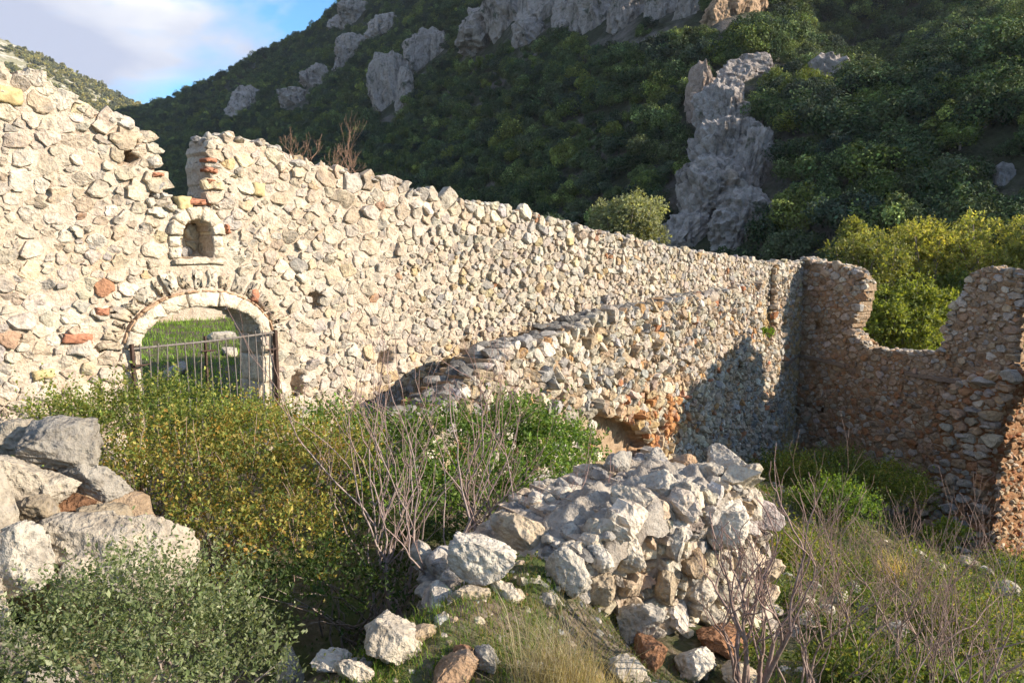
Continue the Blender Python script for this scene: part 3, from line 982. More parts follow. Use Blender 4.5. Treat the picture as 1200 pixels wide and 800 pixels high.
def faceC(u, z):
    P = np.stack([u, z, 0 * u], -1)
    w = -0.03 + 0.05 * fbm(P * 1.2, 25, 4) + 0.02 * fbm(P * 8, 28, 3)
    for h in holesC:
        c = np.mean(h, 0)
        w = np.where((np.abs(u - c[0]) < h[2][0] - c[0] + 0.03) & (np.abs(z - c[1]) < h[2][1] - c[1] + 0.03), -0.30, w)
    return w
rootC = empty('ruined_wall', FC.xyz(2.5, float(ground_z(*FC.xyz(2.5, 0, 0)[:2], False)), 0))
tag(rootC, 'reddish brown stone back wall in shade with a broken-out window gap', 'wall')
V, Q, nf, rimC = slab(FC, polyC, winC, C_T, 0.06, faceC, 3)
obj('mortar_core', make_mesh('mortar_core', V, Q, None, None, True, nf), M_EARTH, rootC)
aspC = 1.35
def colC(u, z, col, R):
    s = smooth(-1.6, -2.6, z) * (R.random(len(u)) < 0.22)
    return col * (1 - s[:, None]) + np.array([0.32, 0.17, 0.09]) * s[:, None]
seedsC = scatter_seeds(FC, polyC, holesC, lambda u, z: 0.066 + 0.02 * fbm(np.stack([u, z, 0 * u], -1) * 0.8, 2, 2), aspC, 26000, 9)
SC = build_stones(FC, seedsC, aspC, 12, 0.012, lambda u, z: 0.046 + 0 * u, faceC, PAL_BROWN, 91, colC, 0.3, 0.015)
emit_stones(SC, rootC, M_STONE, 300)
cap_rim(FC, rimC, C_T, rootC, lambda u, z: 0.095, 7, [2, 2, 3, 6], 0.6, flat=0.6, limit=200)
# timber lacing let into the wall
def beam(fr, p0, p1, hgt, proud, root, name, mat):
    (u0, z0), (u1, z1) = fr.uz(*p0), fr.uz(*p1)
    n = 14
    us = np.linspace(u0, u1, n); zs = np.linspace(z0, z1, n) + rng.normal(0, 0.008, n)
    V = []
    for u, z in zip(us, zs):
        h = hgt * rng.uniform(0.85, 1.15)
        V += [fr.xyz(u, z - h, -0.15), fr.xyz(u, z - h, proud), fr.xyz(u, z + h, proud + 0.01), fr.xyz(u, z + h, -0.15)]
    q = [(4 * i + k, 4 * i + (k + 1) % 4, 4 * i + 4 + (k + 1) % 4, 4 * i + 4 + k) for i in range(n - 1) for k in range(4)]
    q += [(0, 3, 2, 1), (4 * n - 4, 4 * n - 3, 4 * n - 2, 4 * n - 1)]
    centred(name, np.array(V), np.array(q), None, None, mat, root, False)
beam(FC, (930, 415), (992, 428), 0.05, 0.09, rootC, 'timber_beam', M_TIMBER)
beam(FC, (1062, 437), (1128, 448), 0.05, 0.09, rootC, 'timber_beam', M_TIMBER)
beam(FB, (918, 428), (934, 414), 0.05, 0.10, rootB, 'timber_beam', M_TIMBER)

# ---- the thick broken end of wall C
FD = Frame(FC.xyz(3.9, 0, 0.55)[:2], FC.xyz(6.2, 0, 0.55)[:2])
D_T = 2.7
topD = [(1098, 520), (1108, 470), (1122, 452), (1140, 444), (1168, 440), (1188, 441)]
pD = FD.poly(topD)
endD = FD.poly([(1178, 462), (1164, 488), (1156, 530), (1148, 585), (1144, 640), (1142, 690)])
polyD = pD + endD + [(endD[-1][0], -7.3), (pD[0][0], -7.3)]
def faceD(u, z):
    P = np.stack([u, z, 0 * u], -1)
    return -0.03 + 0.07 * fbm(P * 1.3, 35, 4) + 0.02 * fbm(P * 8, 38, 3)
V, Q, nf, rimD = slab(FD, polyD, [], D_T, 0.07, faceD, 4)
pier = obj('end_pier', make_mesh('end_pier', V, Q, None, None, True, nf), M_RUST, rootC)
tag(pier, 'thick broken wall end, its right side lit orange by the sun')
seedsD = scatter_seeds(FD, polyD, [], lambda u, z: 0.085 + 0 * u, 1.45, 7000, 12)
SD = build_stones(FD, seedsD, 1.45, 12, 0.012, lambda u, z: 0.08 + 0 * u, faceD, [((0.37, 0.345, 0.315), 3), ((0.36, 0.27, 0.185), 4), ((0.44, 0.39, 0.32), 2), ((0.36, 0.20, 0.11), 1)], 95, None, 0.3, 0.018)
emit_stones(SD, pier, M_STONE, 120, 'pier_stone')
# stones of its sunlit broken side
items = []
for (u, z, di, dj) in rimD:
    if di <= 0 and dj <= 0: continue
    for k in range(15):
        if random.random() < 0.6:
            s = random.uniform(0.06, 0.13) * (1.3 if dj > 0 else 1)
            items.append((FD.xyz(u - 0.03, z + random.uniform(-0.03, 0.03), -D_T * (k + random.random()) / 15), (s * 1.2, s * 1.1, s * 0.75)))
for (p, s) in items[:]:
    if p[2] < float(ground_z(p[0], p[1], False)): items.remove((p, s)) if False else None
rocks_joined('broken_end_stones', [i for i in items if i[0][2] > float(ground_z(i[0][0], i[0][1], False)) - 0.1], rootC, M_STONE, 2,
             [((0.46, 0.33, 0.21), 4), ((0.42, 0.23, 0.12), 3), ((0.50, 0.43, 0.34), 4), ((0.36, 0.16, 0.08), 2)])
for px, py, dy, s in ((1150, 447, 0.0, 0.33), (1172, 446, 0.3, 0.30), (1140, 480, 0, 0.26), (1128, 510, 0, 0.22), (1155, 500, 0, 0.2), (1118, 560, 0, 0.24), (1136, 530, 0, 0.2)):
    u, z = FD.uz(px, py)
    rock('pier_slab', FD.xyz(u, z, 0.02 - dy), (s, s * 0.7, s * 0.38), rootC, 3, None, 2, (0.1, 0.05, math.atan2(FD.d[1], FD.d[0])))

# ---- iron gate in the arch
gate = empty('iron_gate', FA.xyz(uM, 0.0 - 0.65, 0.06))
tag(gate, 'rusty iron bar gate with thin bent bars standing in the arched gateway', 'gate')
def tube(pts, r, sides=6):
    pts = np.array(pts, float); n = len(pts)
    r = np.broadcast_to(np.asarray(r, float), (n,))
    tg = np.gradient(pts, axis=0); tg /= np.linalg.norm(tg, axis=1, keepdims=True) + 1e-12
    ref = np.array([0.31, 0.17, 0.93]) if abs(tg[0] @ np.array([0.31, 0.17, 0.93])) < 0.9 else np.array([0.9, 0.4, 0.1])
    a = np.cross(tg, ref); a /= np.linalg.norm(a, axis=1, keepdims=True) + 1e-12
    b = np.cross(tg, a)
    th = np.linspace(0, 2 * pi, sides, endpoint=False)
    V = pts[:, None] + r[:, None, None] * (np.cos(th)[None, :, None] * a[:, None] + np.sin(th)[None, :, None] * b[:, None])
    i = np.arange(n - 1)[:, None] * sides; k = np.arange(sides)[None]; k2 = (k + 1) % sides
    q = np.stack([i + k, i + k2, i + sides + k2, i + sides + k], -1).reshape(-1, 4)
    return V.reshape(-1, 3), q
gz0 = -0.75
gl, gzl = FA.uz(152, 408); gr, gzr = FA.uz(317, 389)
gw = 0.075
def railz(u): return gzl + (gzr - gzl) * (u - gl) / (gr - gl)
V, q = tube([FA.xyz(gl, gzl, gw), FA.xyz((gl + gr) / 2, railz((gl + gr) / 2) - 0.012, gw + 0.01), FA.xyz(gr, gzr, gw)], 0.014)
centred('top_rail', V, q, None, None, M_IRON, gate)
V, q = tube([FA.xyz(gl, gz0 + 0.12, gw), FA.xyz(gr, gz0 + 0.10, gw)], 0.014)
centred('bottom_rail', V, q, None, None, M_IRON, gate)
for u, zt, r, m in ((gl - 0.01, gzl + 0.05, 0.022, M_POST), (gr + 0.012, gzr + 0.03, 0.030, M_POST), (uM - 0.02, railz(uM) + 0.05, 0.017, M_POST)):
    V, q = tube([FA.xyz(u, gz0 - 0.3, gw), FA.xyz(u, (gz0 + zt) / 2, gw), FA.xyz(u, zt, gw)], r, 4)
    post = centred('post', V, q, None, None, m, gate, False)
    if r > 0.02:                       # strap hinges on the outer posts
        for hz in (zt - 0.22, gz0 + 0.35):
            sgn = 1 if u < uM else -1
            V, q = tube([FA.xyz(u, hz, gw + 0.03), FA.xyz(u + sgn * 0.10, hz - 0.004, gw + 0.028), FA.xyz(u + sgn * 0.16, hz + 0.003, gw + 0.022)], [0.016, 0.011, 0.005], 6)
            centred('hinge', V, q, None, None, M_POST, post)
    else:
        V, q = tube([FA.xyz(u - 0.06, zt - 0.16, gw + 0.03), FA.xyz(u + 0.02, zt - 0.16, gw + 0.034), FA.xyz(u + 0.09, zt - 0.165, gw + 0.03)], [0.009, 0.012, 0.009], 6)
        centred('latch', V, q, None, None, M_POST, post)
NB = 17
for k in range(NB):
    u = gl + (gr - gl) * (k + 0.7) / (NB + 0.4)
    b1, b2 = random.gauss(0, 0.012), random.gauss(0, 0.016)
    zt = railz(u) + random.uniform(0.0, 0.05)
    V, q = tube([FA.xyz(u + b2, gz0, gw + 0.012), FA.xyz(u + b1 * 1.5, gz0 + (zt - gz0) * 0.35, gw + 0.014), FA.xyz(u + b1, gz0 + (zt - gz0) * 0.7, gw + 0.012), FA.xyz(u, zt, gw + 0.012)], 0.0075, 5)
    centred('bar', V, q, None, None, M_IRON, gate)
# ---- wall beyond the right edge of the picture: it throws the shade that lies on the lower wall
FE = Frame((14.0, 17.0), (10.9, 11.6))
FE.n = -FE.n if FE.n @ np.array([-1.0, 0.0]) < 0 else FE.n
def shade_edge(px, py):
    u, z = FB.uz(px, py)
    P = FB.xyz(u, z, 0.05)
    s = np.array(SUN_DIR)
    t = ((FE.P - P[:2]) @ FE.n) / (s[:2] @ FE.n)
    X = P + s * t
    return float((X[:2] - FE.P) @ FE.d), float(X[2])
prof = sorted(shade_edge(*p) for p in ((876, 396), (850, 424), (834, 437), (818, 450), (798, 478), (792, 520)))
polyE = [(prof[0][0] - 0.05, prof[0][1] - 0.1)] + prof + [(prof[-1][0] + 0.3, prof[-1][1] - 2.0), (prof[-1][0] + 0.3, -7.5), (prof[0][0] - 0.05, -7.5)]
rootE = empty('ruined_wall', FE.xyz(2.0, float(ground_z(*FE.xyz(2.0, 0, 0)[:2], False)), 0))
tag(rootE, 'stub of ruined stone wall just outside the right edge of the view', 'wall')
V, Q, nf, rimE = slab(FE, polyE, [], 0.6, 0.12, lambda u, z: 0.04 * fbm(np.stack([u, z, 0 * u], -1) * 2, 3, 3), 14)
obj('mortar_core', make_mesh('mortar_core', V, Q, None, None, True, nf), M_EARTH, rootE)
seedsE = scatter_seeds(FE, polyE, [], lambda u, z: 0.13 + 0 * u, 1.3, 5000, 31)
SE = build_stones(FE, seedsE, 1.3, 10, 0.01, lambda u, z: 0.07 + 0 * u, lambda u, z: 0 * u, PAL_BROWN, 33)
emit_stones(SE, rootE, M_STONE, 0)
cap_rim(FE, rimE, 0.6, rootE, lambda u, z: 0.15, 9, [0, 2, 3], 0.5, limit=60)

# ---- foreground: broken stub of rubble wall
def at_w(fr, px, py, w):
    r = ray(px, py)
    t = ((fr.P + fr.n * w) @ fr.n) / (r[:2] @ fr.n)
    return r * t + np.array([0, 0, EYE])

FF = Frame((-0.55, 3.72), (2.25, 5.95))
topF = [(596, 790), (604, 742), (612, 712), (640, 692), (676, 668), (712, 630), (745, 606), (790, 588), (840, 574), (868, 568), (886, 592), (893, 640), (893, 700), (891, 790)]
pF = FF.poly(topF)
polyF = pF + [(pF[-1][0], -2.6), (pF[0][0], -1.6)]
F_T = 1.0
def faceF(u, z):
    P = np.stack([u, z, 0 * u], -1)
    return -0.02 + 0.13 * fbm(P * 1.7, 55, 4) + 0.04 * fbm(P * 7, 58, 3)
rootF = empty('rubble_wall', FF.xyz(1.8, float(ground_z(*FF.xyz(1.8, 0, 0)[:2], False)), -0.5))
tag(rootF, 'thick tumbled stub of rubble wall in the foreground, big pale boulders on top', 'wall')
V, Q, nf, rimF = slab(FF, polyF, [], F_T, 0.05, faceF, 6)
obj('mortar_core', make_mesh('mortar_core', V, Q, None, None, True, nf), M_MORTAR, rootF)
# crumbled crown of the stub: rough mortar and earth over the rubble core
tu = np.linspace(pF[1][0] - 0.05, max(p_[0] for p_ in pF) + 0.02, 150)
tw = np.linspace(0.06, -F_T - 0.08, 56)
TU, TW = np.meshgrid(tu, tw, indexing='ij')
prof_u = np.array([p_[0] for p_ in pF[:12]]); prof_z = np.array([p_[1] for p_ in pF[:12]])
o_ = np.argsort(prof_u)
TZ = np.interp(TU, prof_u[o_], prof_z[o_])
ker = np.ones(13) / 13
TZ = np.apply_along_axis(lambda a: np.convolve(np.pad(a, 6, mode='edge'), ker, 'valid'), 0, TZ)
Pn = np.stack([TU, TW, 0 * TU], -1)
TZ = TZ - 0.03 + 0.16 * fbm(Pn * 2.6, 401, 4) + 0.09 * ridged(Pn * 6, 402, 3) - 0.35 * smooth(0.0, 0.12, TW + 0.0) - 0.5 * smooth(-F_T + 0.12, -F_T - 0.06, TW)
VT = FF.xyz(TU, TZ, TW + 0.03 * fbm(Pn * 6 + 9, 403, 3)).reshape(-1, 3)
ii, jj = np.meshgrid(np.arange(149), np.arange(55), indexing='ij')
qt = np.stack([ii * 56 + jj, ii * 56 + jj + 1, (ii + 1) * 56 + jj + 1, (ii + 1) * 56 + jj], -1).reshape(-1, 4)
obj('crumbled_top', make_mesh('crumbled_top', VT, qt), mortar_material('crumbled_mortar', (0.22, 0.185, 0.15), (0.32, 0.28, 0.235), (0.40, 0.36, 0.31), (0.26, 0.19, 0.12), 0.5), rootF)
PAL_F = [((0.47, 0.415, 0.34), 5), ((0.52, 0.45, 0.35), 5), ((0.43, 0.35, 0.255), 4), ((0.38, 0.35, 0.315), 2), ((0.42, 0.31, 0.20), 0.6), ((0.52, 0.48, 0.42), 3)]
seedsF = scatter_seeds(FF, polyF, [], lambda u, z: 0.058 + 0 * u, 1.12, 16000, 41)
SF = build_stones(FF, seedsF, 1.12, 16, 0.006, lambda u, z: 0.06 + 0 * u, faceF, PAL_F, 43, None, 0.45, 0.012)
emit_stones(SF, rootF, M_BOULDER, 300)
def boulder_px(root, name, fr, px, py, w, pw, ph, tint=None, k=None, deep=0.8, level=4, tilt=0.25):
    p = at_w(fr, px, py, w)
    m = np.linalg.norm(p - np.array([0, 0, EYE])) / FPX
    a, c = pw * m * 0.56, ph * m * 0.58
    yaw = math.atan2(p[0], p[1])
    return rock(name, p, (a, (a + c) * 0.5 * deep * 1.1, c), root, level, k, tint, (random.uniform(-tilt, tilt), random.uniform(-tilt, tilt), -yaw + random.choice((0, pi)) + random.uniform(-0.3, 0.3)), M_BOULDER)
WHITE, GREY, DARK, TAN, PALE = (0.52, 0.475, 0.405), (0.40, 0.365, 0.315), (0.29, 0.27, 0.24), (0.42, 0.345, 0.25), (0.46, 0.405, 0.33)
RUSTY = (0.30, 0.16, 0.09)
for px, py, w, pw, ph, tint in (
        (565, 656, -0.16, 82, 68, WHITE), (545, 700, -0.1, 50, 34, TAN), (590, 694, -0.05, 44, 30, PALE), (560, 715, 0.0, 34, 26, TAN), (616, 630, -0.55, 80, 58, TAN), (664, 668, 0.02, 58, 52, GREY), (699, 622, -0.12, 44, 42, PALE), (723, 610, -0.05, 28, 30, GREY),
        (741, 586, -0.15, 52, 42, PALE), (762, 572, -0.25, 60, 44, GREY), (723, 546, -0.75, 48, 36, DARK), (798, 586, -0.05, 42, 54, PALE), (842, 612, 0.04, 56, 66, WHITE),
        (826, 556, -0.30, 50, 36, PALE), (846, 540, -0.55, 54, 34, GREY), (877, 560, -0.10, 30, 38, PALE), (702, 652, 0.0, 40, 30, WHITE), (667, 590, -0.65, 26, 20, GREY),
        (687, 597, -0.50, 22, 22, (0.36, 0.27, 0.20)), (640, 606, -0.8, 40, 30, TAN), (690, 566, -0.9, 46, 30, TAN), (660, 612, -0.55, 60, 30, GREY), (800, 545, -0.75, 40, 26, (0.40, 0.27, 0.17)),
        (518, 702, -0.25, 46, 36, GREY), (751, 728, 0.10, 62, 50, GREY), (770, 540, -0.8, 36, 28, GREY), (884, 600, 0.0, 36, 44, PALE), (870, 660, 0.02, 40, 50, PALE), (890, 700, 0.0, 30, 44, PALE),
        (700, 690, 0.05, 34, 44, TAN), (740, 650, 0.03, 36, 40, PALE), (790, 640, 0.03, 32, 40, WHITE), (640, 705, 0.06, 30, 24, PALE), (600, 700, 0.0, 26, 22, TAN), (820, 690, 0.05, 38, 34, PALE), (780, 690, 0.04, 30, 36, TAN)):
    boulder_px(rootF, 'boulder', FF, px, py, w, pw, ph, tint)
# smaller stones bedded in the top
cap_rim(FF, rimF, F_T, rootF, lambda u, z: 0.062, 13, [0, 2, 1, 3, 6, 1], 0.60, 'bedded_stone', 300, flat=0.6, level=3)

# stones of its broken near end
uE = pF[1][0]
for k in range(9):
    w_ = -0.08 - (F_T - 0.1) * k / 8.0
    b_ = FF.xyz(uE, 0, w_)
    g0 = float(ground_z(b_[0], b_[1], False)); zt = float(np.interp(uE + 0.1, prof_u[o_], prof_z[o_]))
    z_ = g0
    while z_ < zt + 0.02:
        s_ = random.uniform(0.075, 0.15)
        rock('end_stone', FF.xyz(uE + random.uniform(-0.06, 0.04), z_ + s_ * 0.4, w_ + random.uniform(-0.05, 0.05)), (s_ * 1.25, s_ * 1.1, s_ * 0.8), rootF, 3, None, random.choice((0, 1, 3, 2)), None, M_BOULDER)
        z_ += s_ * 1.15
# loose rocks on the ground before it
def ground_hit(px, py):
    r = ray(px, py)
    t = np.linspace(1.0, 45, 900)
    X = r[None] * t[:, None]
    z = X[:, 2] + EYE
    g = ground_z(X[:, 0], X[:, 1])
    i = int(np.argmax(z < g))
    return np.array([X[i, 0], X[i, 1], g[i]])
LOOSE = [(761, 768, 50, 42, RUSTY, 'rust red squared stone lying against the foreground rubble wall'),
         (812, 776, 44, 34, WHITE, 'white stone at the foot of the foreground rubble wall'),
         (848, 752, 64, 26, RUSTY, 'flat rust red stone under the right foot of the foreground rubble wall'),
         (530, 788, 64, 40, (0.33, 0.22, 0.14), 'rusty brown rock at the bottom edge left of the dry grass tuft'),
         (570, 778, 36, 28, DARK, 'small dark grey rock beside the dry grass tuft'),
         (543, 769, 24, 20, RUSTY, 'small red lump of brick on the grass'),
         (462, 748, 74, 50, PALE, 'pale boulder at the left foot of the foreground rubble wall'),
         (415, 796, 36, 30, PALE, 'pale pointed stone at the bottom edge in the grass'),
         (390, 776, 46, 22, GREY, 'low grey stone on the bank left of the grass'),
         (340, 792, 40, 44, WHITE, 'white stone beside the olive green bush'),
         (735, 790, 40, 26, PALE, 'pale flat stone behind the dry grass tuft'),
         (868, 790, 40, 24, TAN, 'tan stone near the foot of the bare sapling')]
for px, py, pw, ph, tint, lab in LOOSE:
    p = ground_hit(px, min(py + ph * 0.3, 799))
    m = np.linalg.norm(p - np.array([0, 0, EYE])) / FPX
    o = rock('rock', p + np.array([0, 0, ph * m * 0.25]), (pw * m * 0.6, pw * m * 0.5, ph * m * 0.62), None, 4, None, tint, (random.uniform(-0.2, 0.2), random.uniform(-0.2, 0.2), random.uniform(0, 6.28)), M_BOULDER)
    tag(o, lab, 'rock', 'loose rocks on the bank in the foreground')

# ---- left foreground: end of a wall of big weathered blocks
FG = Frame((-3.6, 3.6), (-1.75, 4.35))
rootG = empty('boulder_wall', (-2.9, 4.1, float(ground_z(-2.9, 4.1, False))))
tag(rootG, 'heap of huge weathered limestone blocks at the left edge', 'wall')
P, T = rock_shape(777, 4, 5, 0.14, 2.5)
core = P * np.array([0.95, 0.45, 0.55]) + at_w(FG, 10, 650, -0.50)
centred('earth_core', core, None, T, None, M_EARTH, rootG)
for px, py, w, pw, ph, tint in ((74, 516, -0.55, 112, 54, GREY), (112, 556, -0.45, 66, 44, GREY), (62, 562, -0.30, 50, 34, PALE), (18, 556, -0.30, 60, 66, PALE), (20, 510, -0.7, 60, 40, PALE),
                                (168, 640, 0.0, 116, 96, PALE), (96, 622, -0.05, 130, 60, PALE), (18, 648, 0.10, 92, 78, WHITE), (104, 660, 0.08, 90, 60, PALE), (130, 600, -0.2, 60, 40, TAN),
                                (40, 590, -0.2, 70, 40, TAN), (12, 752, 0.25, 54, 48, PALE), (60, 790, 0.3, 50, 44, GREY), (-30, 600, 0, 90, 120, PALE), (-40, 700, 0.2, 100, 90, PALE), (80, 585, -0.35, 60, 30, RUSTY)):
    boulder_px(rootG, 'boulder', FG, px, py + 8, w, pw * 0.95, ph * 0.92, tuple(0.68 * v_ for v_ in tint))
# ------------------------------------------------------------------ the valley side behind the ruin
H_AZ = np.array([-60, -45, -36, -27, -21.3, -16.6, -12.4, -8, 0, 10, 22, 36, 50, 65, 80, 100, 120.])
H_EL = np.array([3.0, 4.0, 5.5, 8.4, 11.0, 13.4, 16.3, 20.0, 25.5, 29.5, 31, 30, 25, 16, 8, 3, 1.])
H_DB = np.array([330, 300, 260, 205, 170, 140, 120, 102, 76, 60, 48, 42, 46, 60, 80, 100, 120.])
H_DC = np.array([620, 600, 570, 520, 490, 465, 440, 420, 390, 345, 290, 240, 210, 200, 190, 190, 190.])
V_Z = -9.4 + EYE
def hill_z(az_deg, D, rough=True):
    el = np.interp(az_deg, H_AZ, H_EL); db = np.interp(az_deg, H_AZ, H_DB); dc = np.interp(az_deg, H_AZ, H_DC)
    zc = dc * np.tan(np.radians(el)) + EYE
    s = (D - db) / (dc - db)
    up = np.clip(s, 0, 1)
    f = up * (0.94 + 0.06 * up)
    k0, k1 = (78 - db) / (dc - db), (165 - db) / (dc - db)
    f0 = k0 * (0.94 + 0.06 * k0)
    f1 = f0 + 0.27 * 87 / (zc - V_Z)
    fb = np.where(up < k0, f, np.where(up < k1, f0 + (f1 - f0) * (up - k0) / (k1 - k0), f1 + (1 - f1) * (up - k1) / (1 - k1)))
    wb = smooth(14, 24, az_deg) * (1 - smooth(48, 56, az_deg))
    f = f * (1 - wb) + fb * wb
    z = V_Z + (zc - V_Z) * f - np.clip(s - 1, 0, 10) * (zc - V_Z) * 0.5
    z = np.where(s < 0, V_Z - (db - D) * 0.35, z)
    if rough:
        a = np.radians(az_deg)
        P = np.stack([D * np.sin(a), D * np.cos(a), 0 * D], -1)
        # spurs and gullies run down the slope
        g = fbm(np.stack([az_deg * 0.14 + 0.004 * D, D * 0.006, 0 * D], -1), 61, 3)
        z = z + smooth(0.02, 0.25, s) * (1 - smooth(0.86, 1.0, s)) * D * 0.035 * g + smooth(0, 0.1, s) * D * 0.010 * fbm(P * 0.045, 63, 3)
    return z

def rock_soil(name, soil, rocky):
    m, nt, b, out = new_mat(name)
    geo = nt.nodes.new('ShaderNodeNewGeometry')
    pos = geo.outputs['Position']
    n1 = noise_tex(nt, pos, 0.09, 6, 0.65)
    n2 = noise_tex(nt, pos, 0.8, 5, 0.7)
    c = mixc(nt, soil, rocky, ramp(nt, n1, [(0.5, 0.0), (0.62, 1.0)]))
    c = mixc(nt, c, ramp(nt, n2, [(0.3, 0.45), (0.6, 1.1)]), 1.0, 'MULTIPLY')
    nt.links.new(c, b.inputs['Base Color'])
    bump(nt, b, n2, 0.8, 0.9)
    return m

def build_hill():
    az = np.linspace(-58, 118, 420)
    s = np.concatenate([np.linspace(-0.12, 1.0, 200), np.linspace(1.02, 1.6, 20)])
    A, S = np.meshgrid(az, s)
    db = np.interp(A, H_AZ, H_DB); dc = np.interp(A, H_AZ, H_DC)
    D = db + (dc - db) * S
    Z = hill_z(A, D)
    a = np.radians(A)
    V = np.stack([D * np.sin(a), D * np.cos(a), Z], -1).reshape(-1, 3)
    n = len(az)
    i = np.arange(len(s) - 1)[:, None] * n; j = np.arange(n - 1)[None]
    q = np.stack([i + j, i + j + 1, i + n + j + 1, i + n + j], -1).reshape(-1, 4)
    o = obj('hillside', make_mesh('hillside', V, q), rock_soil('hill_soil', (0.035, 0.040, 0.020), (0.13, 0.115, 0.10)))
    tag(o, 'steep wooded valley side rising behind the ruin', None, None, 'structure')
build_hill()

def hill_hit(px, py):
    r = ray(px, py)
    h = math.hypot(r[0], r[1])
    az = math.degrees(math.atan2(r[0], r[1]))
    D = np.linspace(30, 620, 2400)
    z = EYE + D * r[2] / h
    g = hill_z(np.full(len(D), az), D)
    hit = np.nonzero((z < g) & (D > np.interp(az, H_AZ, H_DB)))[0]
    k = hit[0] if len(hit) else len(D) - 1
    a = math.radians(az)
    return np.array([D[k] * sin(a), D[k] * cos(a), g[k]]), D[k], az

# ---- limestone crags standing out of the slope
CRAG_SPOTS = []
def blocks(q, seed):
    """broken, stepped relief: constant inside warped cells"""
    w = np.stack([vnoise(q * 0.9 + 3, seed), vnoise(q * 0.9 + 17, seed + 1), vnoise(q * 0.9 + 29, seed + 2)], -1) * 0.55
    I = np.floor(q + w).astype(np.int64)
    return _hash(I[..., 0], I[..., 1], I[..., 2], seed)
def crag(blobs, label, seed, tint=(0.35, 0.305, 0.275), sub=4):
    R = np.random.default_rng(seed)
    Vs, Ts, Cs, off = [], [], [], 0
    for bi, (px, py, pw, ph) in enumerate(blobs):
        p, D, az = hill_hit(px, py)
        m = np.linalg.norm(p - np.array([0, 0, EYE])) / FPX
        V, T = ICO[sub]
        P = V.copy()
        for k in range(11):
            n = R.normal(size=3) * np.array([1, 1, 0.45]); n /= np.linalg.norm(n)
            d = R.uniform(0.5, 0.85); sd = P @ n
            P = P - np.where(sd > d, (sd - d) * 0.9, 0)[:, None] * n
        w, h = pw * m * 0.62, ph * m * 0.62
        dep = w * 0.75
        P = P * np.array([w, dep, h])
        fz = 6.0 / max(w, 2.0)
        q = P * np.array([fz, fz, fz * 0.33]) + R.uniform(0, 40, 3)
        disp = 0.20 * ridged(q, seed + bi, 3) + 0.13 * blocks(q * np.array([1.1, 1.1, 1.6]), seed) + 0.08 * blocks(q * np.array([2.6, 2.6, 3.4]), seed + 5) + 0.06 * ridged(q * np.array([3, 3, 2.0]), seed + 9, 3)
        P = P * (1 + disp[:, None] * np.array([0.9, 0.9, 0.55]))
        a = math.radians(-az)
        Rz = np.array([[cos(a), -sin(a), 0], [sin(a), cos(a), 0], [0, 0, 1]])
        P = P @ Rz.T + p + np.array([0, 0, 0])
        c = np.array(tint) * (0.85 + 0.3 * smooth(-0.5, 0.6, disp))[:, None]
        warm = smooth(0.35, 0.7, fbm(q * 0.7, seed + 70, 3))[:, None]
        c = c * (1 - 0.5 * warm) + np.array([0.34, 0.24, 0.16]) * 0.5 * warm
        Vs.append(P); Ts.append(T + off); Cs.append(c); off += len(P)
        CRAG_SPOTS.append((p, w, h))
    Vw = np.concatenate(Vs)
    o = centred('limestone_crag', Vw, None, np.concatenate(Ts), np.concatenate(Cs), M_CRAG, None, False)
    tag(o, label, 'crag', 'limestone crags on the wooded slope')
crag([(850, 126, 40, 46), (842, 162, 54, 84), (854, 205, 78, 92), (836, 240, 84, 80), (806, 274, 64, 50), (872, 268, 66, 64), (884, 212, 44, 84)], 'tall pale grey limestone spire rising behind the back corner of the ruin', 901, (0.36, 0.32, 0.295), 5)
crag([(823, 122, 30, 66), (815, 140, 20, 40)], 'pinkish rock face just left of the top of the grey spire', 902, (0.38, 0.29, 0.235))
crag([(886, 82, 40, 26), (862, 92, 36, 30)], 'rocks at the head of the grey spire beside the trees', 903)
crag([(458, 118, 46, 76), (443, 108, 20, 50), (474, 122, 20, 60)], 'upright bluish grey rock tower in the middle of the wooded slope', 904)
crag([(288, 130, 36, 38), (297, 122, 20, 24)], 'small rock outcrop nearest the left skyline notch', 905)
crag([(350, 116, 40, 18), (376, 98, 36, 30), (338, 122, 20, 16)], 'low slanting rib of rock left of the rock tower', 906)
crag([(412, 66, 36, 36), (400, 78, 20, 20)], 'upper slanting rib of rock on the open slope', 907)
crag([(418, 20, 40, 24), (400, 30, 20, 20)], 'rock ledge on the upper left skyline', 908)
crag([(448, 38, 30, 26), (458, 30, 20, 20)], 'small grey ledge below the skyline right of the ledge', 909)
crag([(504, 68, 44, 44), (516, 60, 24, 30)], 'pale rock face above right of the rock tower', 910)
crag([(570, 44, 60, 44), (600, 20, 50, 60), (640, 16, 60, 70), (556, 60, 30, 24), (620, 44, 40, 30)], 'broad grey cliff along the top of the slope, left of centre', 911)
crag([(700, 24, 50, 60), (735, 22, 40, 56), (672, 20, 36, 60)], 'middle part of the cliff band at the top edge', 912)
crag([(782, 10, 40, 60), (805, 16, 26, 36), (770, 20, 24, 40)], 'grey buttress of the cliff band above the spire', 913)
crag([(862, 8, 44, 44), (840, 24, 26, 32), (884, 2, 30, 30)], 'orange stained end of the cliff band at the top edge', 914, (0.42, 0.29, 0.19))
crag([(968, 98, 40, 44)], 'rock slab among bushes right of the spire', 915)
crag([(1176, 212, 16, 26)], 'single pale boulder on the slope at the right edge', 916, (0.25, 0.24, 0.235), 4)
crag([(1085, 216, 30, 16)], 'small grey boulder on the scree above the yellow trees', 917, (0.30, 0.28, 0.27), 4)

# ------------------------------------------------------------------ leaves, twigs, trees
def unit(v):
    return v / (np.linalg.norm(v, axis=-1, keepdims=True) + 1e-12)

